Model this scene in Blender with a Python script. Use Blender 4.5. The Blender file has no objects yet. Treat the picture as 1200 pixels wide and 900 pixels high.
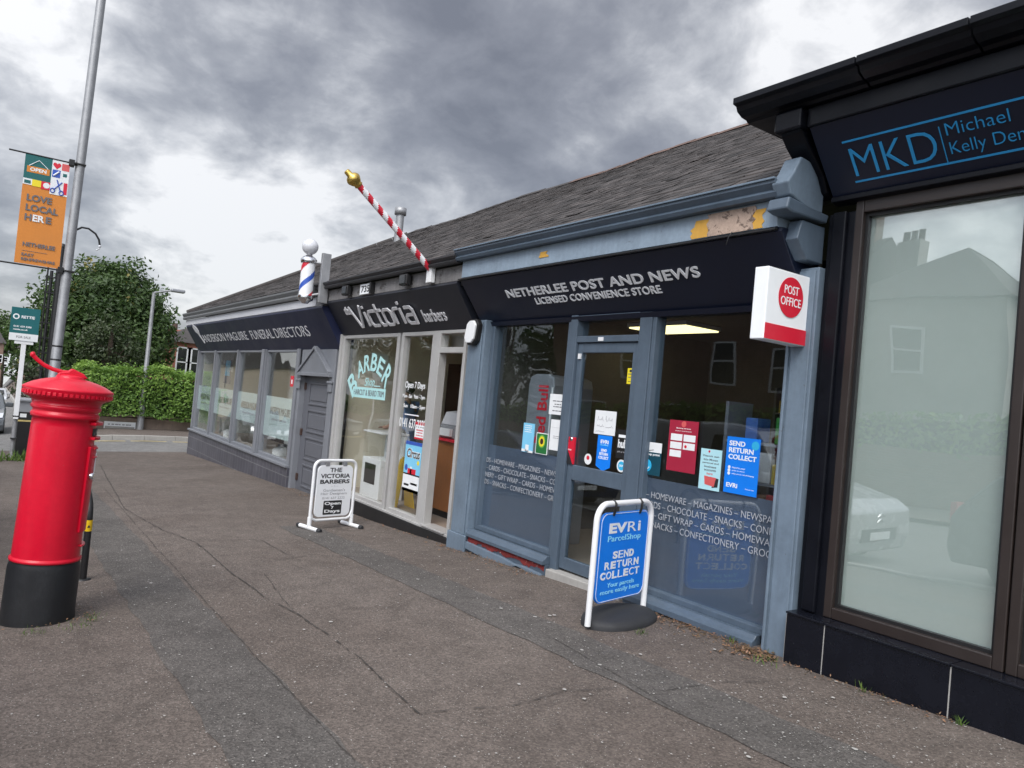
import bpy, bmesh, math, random
from mathutils import Vector, Matrix
random.seed(7)
SC = bpy.context.scene
COL = SC.collection
H = 1.535                     # eye height above the ground under the camera

# ------------------------------------------------------------------ camera
FPX, CX, CY = 867.0, 600.0, 450.0
_d = Vector((-5 - CX, 415 - CY, FPX)).normalized()          # direction of -X in camera space (x right, y down, z fwd)
_r = math.radians(5.3)
_u = Vector((math.sin(_r), -math.cos(_r), 0)); _u.z = -(_u.dot(_d)) / _d.z; _u.normalize()
_X = -_d; _Z = _u; _Y = _Z.cross(_X)
def c2w(c): c = Vector(c); return Vector((_X.dot(c), _Y.dot(c), _Z.dot(c)))
cam = bpy.data.cameras.new('camera'); cam_ob = bpy.data.objects.new('camera', cam); COL.objects.link(cam_ob)
cam.sensor_width = 36; cam.lens = FPX / 1200 * 36; cam.clip_start = .05; cam.clip_end = 3000
right, up, back = c2w((1, 0, 0)), c2w((0, -1, 0)), c2w((0, 0, -1))
cam_ob.matrix_world = Matrix(((right.x, up.x, back.x, 0), (right.y, up.y, back.y, 0), (right.z, up.z, back.z, H), (0, 0, 0, 1)))
SC.camera = cam_ob

# measuring helpers: from a measured point of the survey photograph to metres on a known plane
def ray(px, py): return c2w(((px - CX) / FPX, (py - CY) / FPX, 1))
def at(px, py, Y): w = ray(px, py) * 1.0; w *= Y / w.y; return Vector((w.x, w.y, w.z + H))
def atx(px, py, X): w = ray(px, py); w = w * (X / w.x); return Vector((w.x, w.y, w.z + H))
def atz(px, py, z): w = ray(px, py); w = w * ((z - H) / w.z); return Vector((w.x, w.y, z))
def atslope(px, py, a, b):
    n = Vector((0, b[1] - a[1], -(b[0] - a[0]))); w = ray(px, py)
    t = n.dot(Vector((0, a[0], a[1])) - Vector((0, 0, H))) / n.dot(w); w = w * t
    return Vector((w.x, w.y, w.z + H))
def atg(px, py):
    w = ray(px, py); w = w * (-H / (w.z - .037 * w.x - .03 * w.y)); return Vector((w.x, w.y, w.z + H))

# ------------------------------------------------------------------ world, sun, exposure
SUN_EL, SUN_AZ = math.radians(48), math.radians(309)         # azimuth: direction towards the sun, from +X counter-clockwise
sun_dir = Vector((math.cos(SUN_EL) * math.cos(SUN_AZ), math.cos(SUN_EL) * math.sin(SUN_AZ), math.sin(SUN_EL)))
world = bpy.data.worlds.new('World'); SC.world = world; world.use_nodes = True
def build_world():
    nt = world.node_tree; nt.nodes.clear()
    N = lambda t, **k: (lambda n: ([setattr(n, a, b) for a, b in k.items()], n)[1])(nt.nodes.new(t))
    L = nt.links.new
    out = N('ShaderNodeOutputWorld'); bg = N('ShaderNodeBackground'); bg.inputs['Strength'].default_value = .1
    L(bg.outputs[0], out.inputs[0])
    sky = N('ShaderNodeTexSky', sky_type='NISHITA', sun_disc=False)
    sky.sun_elevation = SUN_EL; sky.sun_rotation = math.radians(90) - SUN_AZ
    tc = N('ShaderNodeTexCoord'); sep = N('ShaderNodeSeparateXYZ'); L(tc.outputs['Generated'], sep.inputs[0])
    def M(op, a, b=None, c=None, clamp=False):
        n = N('ShaderNodeMath', operation=op); n.use_clamp = clamp
        for i, v in enumerate((a, b, c)):
            if v is None: continue
            if isinstance(v, (int, float)): n.inputs[i].default_value = v
            else: L(v, n.inputs[i])
        return n.outputs[0]
    zc = M('ADD', M('MAXIMUM', sep.outputs[2], 0.0), .36)
    comb = N('ShaderNodeCombineXYZ'); L(M('DIVIDE', sep.outputs[0], zc), comb.inputs[0]); L(M('DIVIDE', sep.outputs[1], zc), comb.inputs[1])
    comb.inputs[2].default_value = 3.7
    def noise(scale, det, rough, dist=0.0, off=(0, 0, 0)):
        mp = N('ShaderNodeMapping'); mp.inputs['Location'].default_value = off; L(comb.outputs[0], mp.inputs[0])
        n = N('ShaderNodeTexNoise'); n.inputs['Scale'].default_value = scale; n.inputs['Detail'].default_value = det
        n.inputs['Roughness'].default_value = rough; n.inputs['Distortion'].default_value = dist
        L(mp.outputs[0], n.inputs['Vector']); return n.outputs[0]
    big = noise(1.05, 3, .5, .3, (1.3, .4, 0)); mid = noise(2.9, 8, .55, .2, (4.2, 1.7, 0)); fine = noise(6.5, 8, .58, .3)
    d = M('ADD', M('MULTIPLY', big, .5), M('ADD', M('MULTIPLY', mid, .52), M('MULTIPLY', fine, .27)))   # about .57 on average
    # larger banks: where the cloud deck is thick (dark) or thin (bright)
    def bank(px, py, k, amt):
        v = ray(px, py).normalized(); dp = N('ShaderNodeVectorMath', operation='DOT_PRODUCT'); dp.inputs[1].default_value = v
        nv = N('ShaderNodeVectorMath', operation='NORMALIZE'); L(tc.outputs['Generated'], nv.inputs[0]); L(nv.outputs[0], dp.inputs[0])
        e = M('EXPONENT', M('MULTIPLY', M('SUBTRACT', dp.outputs['Value'], 1.0), k)); return M('MULTIPLY', e, amt)
    for b in BANKS: d = M('ADD', d, bank(*b))
    d = M('ADD', M('MULTIPLY', M('SUBTRACT', d, .62), 2.8), .55)
    ramp = N('ShaderNodeValToRGB'); L(d, ramp.inputs[0]); cr = ramp.color_ramp
    stops = [(.22, (1.05, 1.09, 1.26)), (.44, (1.52, 1.57, 1.77)), (.58, (2.1, 2.16, 2.35)), (.74, (3.3, 3.36, 3.52)), (.92, (5.3, 5.3, 5.35))]
    while len(cr.elements) < len(stops): cr.elements.new(.5)
    for e, (p, c) in zip(cr.elements, stops): e.position = p; e.color = (*c, 1)
    # paler, flatter cloud towards the horizon
    hz = M('POWER', M('SUBTRACT', 1.0, M('MAXIMUM', sep.outputs[2], 0.0), clamp=True), 7.0)
    mx = N('ShaderNodeMix', data_type='RGBA'); L(M('MULTIPLY', hz, .45), mx.inputs[0]); L(ramp.outputs[0], mx.inputs[6]); mx.inputs[7].default_value = (3.0, 3.12, 3.35, 1)
    blue = N('ShaderNodeMix', data_type='RGBA'); blue.inputs[0].default_value = .9; L(sky.outputs[0], blue.inputs[6]); L(mx.outputs[2], blue.inputs[7])
    # thinner, brighter cloud around the hidden sun
    dp = N('ShaderNodeVectorMath', operation='DOT_PRODUCT'); dp.inputs[1].default_value = sun_dir; nv = N('ShaderNodeVectorMath', operation='NORMALIZE'); L(tc.outputs['Generated'], nv.inputs[0]); L(nv.outputs[0], dp.inputs[0])
    gain = M('ADD', M('MULTIPLY', M('EXPONENT', M('MULTIPLY', M('SUBTRACT', dp.outputs['Value'], 1.0), 2.6)), 4.2), 1.0)
    vm = N('ShaderNodeVectorMath', operation='SCALE'); L(blue.outputs[2], vm.inputs[0]); L(gain, vm.inputs['Scale']); L(vm.outputs[0], bg.inputs[0])
BANKS = [(470, 55, 30, -.085), (850, 230, 40, -.06), (40, 50, 90, .075), (30, 270, 60, .04), (330, 290, 60, .08), (770, 60, 120, .07), (190, 110, 90, -.04), (230, 230, 120, .05)]
build_world()
sun = bpy.data.lights.new('sun', 'SUN'); sun.energy = 1.5; sun.angle = math.radians(32); sun.color = (1, .96, .9)
sun_ob = bpy.data.objects.new('sun', sun); COL.objects.link(sun_ob); sun_ob.rotation_euler = sun_dir.to_track_quat('Z', 'Y').to_euler(); sun_ob.location = (0, 0, 20)
SC.view_settings.view_transform = 'Standard'; SC.view_settings.look = 'None'; SC.view_settings.gamma = 1
SC.view_settings.use_curve_mapping = False; SC.view_settings.exposure = .72
SC.cycles.transparent_max_bounces = 24; SC.cycles.max_bounces = 8; SC.cycles.glossy_bounces = 4

# ------------------------------------------------------------------ materials
def nodes(m):
    m.use_nodes = True; nt = m.node_tree; b = nt.nodes['Principled BSDF']; return nt, b
def _noise(nt, scale, det=4, rough=.55, vec=None, dist=0):
    n = nt.nodes.new('ShaderNodeTexNoise'); n.inputs['Scale'].default_value = scale; n.inputs['Detail'].default_value = det
    n.inputs['Roughness'].default_value = rough; n.inputs['Distortion'].default_value = dist
    if vec is not None: nt.links.new(vec, n.inputs['Vector'])
    return n.outputs['Fac']
def _math(nt, op, a, b=None, clamp=False):
    n = nt.nodes.new('ShaderNodeMath'); n.operation = op; n.use_clamp = clamp
    for i, v in enumerate((a, b)):
        if v is None: continue
        if isinstance(v, (int, float)): n.inputs[i].default_value = v
        else: nt.links.new(v, n.inputs[i])
    return n.outputs[0]
def _mix(nt, f, a, b):
    n = nt.nodes.new('ShaderNodeMix'); n.data_type = 'RGBA'
    for i, v in ((0, f), (6, a), (7, b)):
        if isinstance(v, (int, float)): n.inputs[i].default_value = v
        elif isinstance(v, tuple): n.inputs[i].default_value = (*v[:3], 1)
        else: nt.links.new(v, n.inputs[i])
    return n.outputs[2]
def _range(nt, v, a, b, c=0., d=1.):
    n = nt.nodes.new('ShaderNodeMapRange'); nt.links.new(v, n.inputs[0])
    for i, x in enumerate((a, b, c, d)): n.inputs[i + 1].default_value = x
    return n.outputs[0]
def _obj(nt): return nt.nodes.new('ShaderNodeTexCoord').outputs['Object']
MATS = {}
def mat(name, col, rough=.6, metal=0., var=.18, vs=3., chip=None, chip_t=.68, chip_s=5., bump=.0, bs=60., rv=.12, coat=0., spec=.5, attr=0., emit=None):
    """painted / plain surface: base colour broken up by two noises, optional chips of another colour, bump"""
    m = bpy.data.materials.new(name); nt, b = nodes(m); v = _obj(nt); L = nt.links.new
    n1 = _noise(nt, vs, 5, .6, v); n2 = _noise(nt, vs * 9, 3, .6, v)
    f = _math(nt, 'ADD', _math(nt, 'MULTIPLY', n1, .7), _math(nt, 'MULTIPLY', n2, .3))
    mp = nt.nodes.new('ShaderNodeMapping'); mp.inputs['Scale'].default_value = (1, 1, .09); L(v, mp.inputs[0]); sk = _noise(nt, 26, 3, .6, mp.outputs[0])
    k = _math(nt, 'MULTIPLY', _range(nt, f, .25, .75, 1 - var, 1 + var), _range(nt, sk, .25, .75, 1 - var * .28, 1 + var * .28))
    if attr:
        a = nt.nodes.new('ShaderNodeAttribute'); a.attribute_name = 'shade'
        k = _math(nt, 'MULTIPLY', k, _range(nt, a.outputs['Fac'], 0, 1, 1 - attr, 1 + attr))
    hs = nt.nodes.new('ShaderNodeHueSaturation'); hs.inputs['Color'].default_value = (*col, 1); L(k, hs.inputs['Value'])
    c = hs.outputs[0]
    if chip:
        cn = _noise(nt, chip_s, 6, .7, v, .6); c = _mix(nt, _range(nt, cn, chip_t, chip_t + .03), c, chip)
    L(c, b.inputs['Base Color'])
    L(_range(nt, n1, .2, .8, max(.02, rough - rv), min(1, rough + rv)), b.inputs['Roughness'])
    b.inputs['Metallic'].default_value = metal; b.inputs['Specular IOR Level'].default_value = spec; b.inputs['Coat Weight'].default_value = coat
    if bump:
        bn = nt.nodes.new('ShaderNodeBump'); bn.inputs['Strength'].default_value = bump; bn.inputs['Distance'].default_value = .01
        L(_noise(nt, bs, 5, .65, v), bn.inputs['Height']); L(bn.outputs[0], b.inputs['Normal'])
    if emit:
        b.inputs['Emission Color'].default_value = (*emit[0], 1); b.inputs['Emission Strength'].default_value = emit[1]
    MATS[name] = m; return m
def glass_mat(name, tint=(.93, .96, .94), r0=.05, wob=.012):
    m = bpy.data.materials.new(name); m.use_nodes = True; nt = m.node_tree; nt.nodes.clear(); L = nt.links.new
    o = nt.nodes.new('ShaderNodeOutputMaterial'); mx = nt.nodes.new('ShaderNodeMixShader'); t = nt.nodes.new('ShaderNodeBsdfTransparent'); g = nt.nodes.new('ShaderNodeBsdfGlossy')
    t.inputs[0].default_value = (*tint, 1); g.inputs['Roughness'].default_value = .012; g.inputs[0].default_value = (.95, .97, .97, 1)
    lw = nt.nodes.new('ShaderNodeLayerWeight'); lw.inputs[0].default_value = .5
    p = _math(nt, 'POWER', lw.outputs['Facing'], 5.0)
    L(_math(nt, 'ADD', _math(nt, 'MULTIPLY', p, 1 - r0), r0, True), mx.inputs[0]); L(t.outputs[0], mx.inputs[1]); L(g.outputs[0], mx.inputs[2]); L(mx.outputs[0], o.inputs[0])
    bn = nt.nodes.new('ShaderNodeBump'); bn.inputs['Strength'].default_value = wob; bn.inputs['Distance'].default_value = 1.
    L(_noise(nt, 1.1, 1, .4, _obj(nt)), bn.inputs['Height']); L(bn.outputs[0], g.inputs['Normal'])
    MATS[name] = m; return m
def film_mat(name, col, opacity, rough=.5):
    m = bpy.data.materials.new(name); nt, b = nodes(m); L = nt.links.new
    n = _noise(nt, 1.2, 4, .5, _obj(nt)); b.inputs['Base Color'].default_value = (*col, 1); b.inputs['Roughness'].default_value = rough
    L(_range(nt, n, .3, .7, opacity - .04, min(1, opacity + .04)), b.inputs['Alpha']); MATS[name] = m; return m
def leaf_mat(name, col, var=.5, trans=.25):
    m = bpy.data.materials.new(name); nt, b = nodes(m); L = nt.links.new
    a = nt.nodes.new('ShaderNodeAttribute'); a.attribute_name = 'shade'
    hs = nt.nodes.new('ShaderNodeHueSaturation'); hs.inputs['Color'].default_value = (*col, 1)
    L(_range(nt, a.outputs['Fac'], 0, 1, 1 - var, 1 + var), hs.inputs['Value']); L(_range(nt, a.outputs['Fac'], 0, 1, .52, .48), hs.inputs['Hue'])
    L(hs.outputs[0], b.inputs['Base Color']); b.inputs['Roughness'].default_value = .5
    tr = nt.nodes.new('ShaderNodeBsdfTranslucent'); L(hs.outputs[0], tr.inputs[0]); mx = nt.nodes.new('ShaderNodeMixShader'); mx.inputs[0].default_value = trans
    L(b.outputs[0], mx.inputs[1]); L(tr.outputs[0], mx.inputs[2]); L(mx.outputs[0], nt.nodes['Material Output'].inputs[0]); MATS[name] = m; return m
def asphalt_mat(name, ca, cb, speck=.5, rough=.85, lean=True):
    m = bpy.data.materials.new(name); nt, b = nodes(m); L = nt.links.new; v = _obj(nt)
    def vor(scale, feat='F1'):
        n = nt.nodes.new('ShaderNodeTexVoronoi'); n.feature = feat; n.inputs['Scale'].default_value = scale; L(v, n.inputs['Vector']); return n
    big = _noise(nt, .55, 5, .6, v, .4); mid = _noise(nt, 4.5, 5, .65, v, .3); fine = _noise(nt, 75, 3, .7, v); ag = vor(95)
    sepc = nt.nodes.new('ShaderNodeSeparateColor'); L(ag.outputs['Color'], sepc.inputs[0])
    c = _mix(nt, _range(nt, big, .35, .65), ca, cb); patchy = _noise(nt, .28, 3, .5, v, 1.5); c = _mix(nt, _range(nt, patchy, .52, .56, 0, .3), c, tuple(x * 1.18 for x in cb))
    k = _math(nt, 'MULTIPLY', _range(nt, mid, .25, .75, .78, 1.2), _math(nt, 'MULTIPLY', _range(nt, fine, .25, .75, .66, 1.34), _range(nt, sepc.outputs[0], 0, 1, .7, 1.3)))
    hs = nt.nodes.new('ShaderNodeHueSaturation'); L(c, hs.inputs['Color']); L(k, hs.inputs['Value']); c = hs.outputs[0]
    stain = _noise(nt, 1.7, 4, .6, v, 1.2); c = _mix(nt, _range(nt, stain, .60, .72, 0, .45), c, tuple(x * .55 for x in ca))
    # pale grit and trodden gum, denser in drifts
    drift = _range(nt, _noise(nt, .8, 4, .6, v, .8), .42, .62, 0, 1)
    for sc, r, th, colr in ((15, .07, .76, (.36, .34, .31)), (36, .125, .64, (.36, .34, .31)), (75, .19, .70, (.36, .34, .31))):
        w = vor(sc); s2 = nt.nodes.new('ShaderNodeSeparateColor'); L(w.outputs['Color'], s2.inputs[0])
        on = _math(nt, 'MULTIPLY', _math(nt, 'LESS_THAN', w.outputs['Distance'], r), _math(nt, 'GREATER_THAN', _math(nt, 'ADD', s2.outputs[1], _math(nt, 'MULTIPLY', drift, .22)), th + .22 - .2 * speck + .1))
        c = _mix(nt, on, c, colr)
    L(c, b.inputs['Base Color']); b.inputs['Roughness'].default_value = rough; b.inputs['Specular IOR Level'].default_value = .3
    bn = nt.nodes.new('ShaderNodeBump'); bn.inputs['Strength'].default_value = .7; bn.inputs['Distance'].default_value = .006
    L(_math(nt, 'ADD', fine, _math(nt, 'MULTIPLY', ag.outputs['Distance'], .8)), bn.inputs['Height']); L(bn.outputs[0], b.inputs['Normal'])
    MATS[name] = m; return m
def brick_mat(name, c1, c2, mortar, scale=1., w=.22, h=.075, ms=.01, rough=.85, off=.5):
    m = bpy.data.materials.new(name); nt, b = nodes(m); L = nt.links.new
    g = nt.nodes.new('ShaderNodeNewGeometry'); v = _obj(nt); sp = nt.nodes.new('ShaderNodeSeparateXYZ'); L(v, sp.inputs[0])
    cb = nt.nodes.new('ShaderNodeCombineXYZ'); L(_math(nt, 'ADD', sp.outputs[0], sp.outputs[1]), cb.inputs[0]); L(sp.outputs[2], cb.inputs[1])
    t = nt.nodes.new('ShaderNodeTexBrick'); L(cb.outputs[0], t.inputs['Vector']); t.offset = off
    t.inputs['Color1'].default_value = (*c1, 1); t.inputs['Color2'].default_value = (*c2, 1); t.inputs['Mortar'].default_value = (*mortar, 1)
    t.inputs['Scale'].default_value = scale; t.inputs['Brick Width'].default_value = w; t.inputs['Row Height'].default_value = h; t.inputs['Mortar Size'].default_value = ms
    hs = nt.nodes.new('ShaderNodeHueSaturation'); L(t.outputs['Color'], hs.inputs['Color']); L(_range(nt, _noise(nt, 2.2, 6, .65, v), .25, .75, .75, 1.25), hs.inputs['Value'])
    L(hs.outputs[0], b.inputs['Base Color']); b.inputs['Roughness'].default_value = rough; MATS[name] = m; return m

BLUE = mat('weathered_blue_paint', (.138, .184, .236), .5, var=.24, chip=(.09, .10, .11), chip_t=.69, chip_s=9, bump=.15, bs=25)
BLUED = mat('slate_blue_frame_paint', (.080, .110, .147), .42, var=.2, chip=(.3, .32, .34), chip_t=.735, chip_s=11, bump=.06, bs=25)
BLUEP = mat('pale_blue_board_paint', (.23, .295, .365), .6, var=.26, chip=(.10, .11, .12), chip_t=.635, chip_s=5, bump=.2, bs=22)
NAVY = mat('dark_navy_fascia', (.006, .0098, .025), .42, var=.12, vs=1.2, spec=.4)
NAVYF = mat('midnight_blue_fascia', (.011, .015, .045), .45, var=.1, vs=1.2, spec=.4)
CHAR = mat('charcoal_fascia', (.016, .018, .026), .45, var=.12, vs=1.2, spec=.4)
BLACK = mat('black_gloss_paint', (.0038, .0045, .0075), .36, spec=.22, var=.3, chip=(.09, .09, .09), chip_t=.765, chip_s=13, bump=.12, bs=18)
BLACKM = mat('black_metal', (.012, .012, .013), .45, var=.2)
RUBBER = mat('black_rubber', (.022, .023, .026), .7, var=.2, bump=.1, bs=90)
BTILE = mat('black_tile', (.0065, .0075, .012), .25, spec=.3, var=.25, vs=5, bump=.03, bs=8)
GROUT = mat('pale_grout', (.36, .35, .33), .9, var=.2)
BROWNF = mat('brown_window_frame', (.026, .019, .017), .42, var=.15)
WHITEP = mat('white_paint', (.76, .77, .78), .35, var=.05, chip=(.45, .42, .38), chip_t=.77, chip_s=30)
WHITES = mat('white_sign_face', (.84, .86, .88), .35, var=.04, vs=1.5)
PAPER = mat('white_paper', (.74, .76, .77), .8, var=.05, vs=9)
REDP = mat('pillar_box_red', (.58, .004, .024), .36, var=.13, vs=3, chip=(.36, .07, .07), chip_t=.70, chip_s=24, bump=.16, bs=30, coat=.1, spec=.35)
REDS = mat('sign_red', (.62, .012, .035), .4, var=.05)
GREYF = mat('grey_frame_paint', (.19, .20, .222), .45, var=.1)
GREYD = mat('dark_grey_door_paint', (.115, .12, .138), .45, var=.1)
GTILE = brick_mat('dark_grey_wall_tile', (.06, .06, .076), (.082, .081, .098), (.19, .19, .2), 1, .2, .3, .006, .45, 0)
ALU = mat('silver_aluminium', (.45, .445, .435), .42, .2, var=.1)
RENDER = mat('stained_grey_board', (.17, .165, .165), .8, var=.45, vs=5, chip=(.07, .065, .06), chip_t=.6, chip_s=4, bump=.3)
WHITEB = mat('grey_white_fascia_board', (.50, .51, .54), .55, var=.12, vs=2, chip=(.3, .3, .3), chip_t=.72)
DGUT = mat('dark_gutter', (.035, .036, .04), .5, var=.25)
GGUT = mat('mid_grey_gutter', (.13, .135, .14), .55, var=.25, vs=4)
SLATE = mat('roof_slate', (.046, .040, .038), .8, var=.4, vs=2.2, chip=(.17, .155, .145), chip_t=.69, chip_s=11, bump=.5, bs=30, attr=.75)
RIDGE = mat('ridge_clay', (.12, .075, .06), .85, var=.3)
WOODB = mat('bare_weathered_wood', (.40, .30, .24), .85, var=.35, vs=9, chip=(.14, .10, .08), chip_t=.56, chip_s=14, bump=.5, bs=40)
FILLER = mat('yellow_wood_filler', (.56, .31, .055), .8, var=.15)
REDR = mat('exposed_red_primer', (.20, .022, .02), .75, var=.45, vs=14, chip=(.42, .26, .22), chip_t=.62, chip_s=16, bump=.6)
GALV = mat('galvanised_steel', (.33, .335, .345), .5, .55, var=.22, vs=7)
GLASS = glass_mat('window_glass', (.98, .99, .985), r0=.05); GLASSD = glass_mat('shop_glass_dark', (.91, .945, .96), .06)
DECAL = mat('blue_grey_window_vinyl', (.098, .118, .160), .38, var=.08, vs=1.5)
FROST = film_mat('frosted_vinyl', (.55, .66, .66), .80)
FROSTW = film_mat('white_privacy_film', (.47, .525, .515), .985); GLASSM = glass_mat('reflective_glass', (.97, .99, .98), .15, .006)
LETG = mat('pale_grey_lettering', (.78, .79, .81), .45, var=.04)
LETS = mat('brushed_silver_lettering', (.66, .66, .68), .4, .1, var=.08)
LETV = mat('grey_vinyl_lettering', (.38, .40, .43), .5, var=.05)
LETW = mat('white_lettering', (.80, .82, .83), .5, var=.03)
LETK = mat('black_lettering', (.02, .02, .022), .5, var=.05)
LETD = mat('dark_grey_lettering', (.13, .13, .14), .5, var=.05)
LETMG = mat('mid_grey_lettering', (.33, .33, .35), .5, var=.05)
LETB = mat('bright_blue_lettering', (.02, .29, .62), .4, var=.05)
LETC = mat('pale_cyan_lettering', (.30, .74, .86), .5, var=.04)
EVRI = mat('parcel_blue', (.004, .20, .80), .35, var=.06, vs=1.5)
TEAL = mat('estate_agent_teal', (.006, .115, .125), .4, var=.06)
ORANGE = mat('banner_orange', (.60, .215, .035), .7, var=.08, vs=3)
TEALB = mat('banner_teal', (.012, .115, .115), .7, var=.08)
MINT = mat('mint_vinyl', (.42, .70, .70), .5, var=.05)
CREAM = mat('cream_wall', (.74, .68, .54), .8, var=.06)
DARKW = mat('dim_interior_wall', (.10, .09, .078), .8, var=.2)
PALEW = mat('pale_interior_wall', (.50, .53, .51), .8, var=.05)
FLOORI = mat('interior_floor', (.30, .25, .21), .45, var=.15)
WOOD = mat('orange_brown_wood', (.30, .115, .038), .4, var=.2, vs=2.5)
DWOOD = mat('dark_brown_wood', (.05, .024, .016), .45, var=.2)
YEL = mat('safety_yellow', (.74, .48, .012), .4, var=.06)
YELS = mat('yellow_sticker', (.78, .64, .02), .5, var=.05)
GOLD = mat('gold_paint', (.55, .38, .10), .28, .9, var=.1)
LIGHTB = mat('light_blue_leaflet', (.20, .55, .78), .5, var=.08)
CYANL = mat('pale_cyan_leaflet', (.42, .70, .76), .5, var=.05)
GRNP = mat('leaflet_green', (.015, .15, .035), .5, var=.15)
DKTEAL = mat('deep_teal_sticker', (.004, .055, .085), .45, var=.08)
SKYB = mat('sky_blue_sticker', (.03, .42, .72), .45, var=.05)
DRED = mat('poster_dark_red', (.34, .012, .04), .5, var=.08)
PINKR = mat('coral_red', (.62, .10, .10), .5, var=.08)
FRIDGE = mat('brushed_grey_fridge', (.30, .31, .33), .4, .3, var=.08)
LAMPW = mat('opal_glass', (.62, .63, .66), .2, var=.04, coat=.5)
STRB = mat('stripe_blue', (.03, .09, .42), .3, var=.08); STRR = mat('stripe_red', (.55, .02, .04), .32, var=.08)
STONE_R = brick_mat('red_sandstone', (.34, .13, .09), (.40, .17, .12), (.26, .12, .09), 1, .6, .3, .012)
BRICK = brick_mat('brown_brick', (.19, .105, .075), (.24, .13, .09), (.25, .22, .19), 1, .22, .075, .01)
ROUGHC = mat('grey_roughcast', (.40, .39, .36), .9, var=.15, bump=.4)
WALLST = mat('low_wall_stone', (.24, .185, .15), .9, var=.3, vs=5, bump=.4)
CONC = mat('concrete', (.34, .33, .31), .9, var=.2, bump=.2)
LEAF_H = leaf_mat('hedge_leaf', (.15, .27, .05), .5, .35); LEAF_T = leaf_mat('tree_leaf', (.058, .105, .028), .6, .3)
LEAF_Y = leaf_mat('yellowing_leaf', (.16, .15, .03), .4); LEAF_D = leaf_mat('dark_shrub_leaf', (.045, .065, .026), .5); WEED = leaf_mat('weed_leaf', (.10, .17, .035), .5)
DEAD = leaf_mat('dead_leaf', (.20, .12, .065), .6, .1)
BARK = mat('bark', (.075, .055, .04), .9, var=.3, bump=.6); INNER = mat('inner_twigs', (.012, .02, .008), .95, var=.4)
SKIN = mat('skin', (.42, .25, .18), .5, var=.06); SHIRT = mat('blue_cotton', (.20, .32, .60), .85, var=.1); TROU = mat('pale_trousers', (.42, .40, .36), .85, var=.08); HAIR = mat('dark_hair', (.02, .015, .012), .6, var=.2)
CARG = mat('grey_car_paint', (.10, .11, .12), .25, .3, var=.03, coat=.6); CARW = mat('silver_van_paint', (.42, .43, .44), .25, .2, var=.03, coat=.6); TYRE = mat('tyre', (.018, .018, .018), .8, var=.1)
CARGL = mat('car_glass', (.01, .012, .014), .06, var=.02, spec=.8); CHROME = mat('chrome', (.7, .7, .72), .12, 1., var=.02); HEADL = mat('headlight_lens', (.65, .67, .7), .12, .3, var=.05)
PAVE = asphalt_mat('pavement_asphalt', (.106, .086, .074), (.127, .106, .093), .55)
PATCH = asphalt_mat('patch_asphalt', (.086, .078, .072), (.101, .092, .085), .65)
ROADM = asphalt_mat('road_asphalt', (.15, .148, .145), (.18, .176, .17), .2)
SEAM = mat('crack_dirt', (.048, .042, .037), .95, var=.6, vs=8)
LAWN = mat('rough_ground', (.06, .08, .025), .95, var=.4, vs=1.5, bump=.5)
YLINE = mat('worn_yellow_line', (.50, .40, .16), .8, var=.2, vs=6); 

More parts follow.
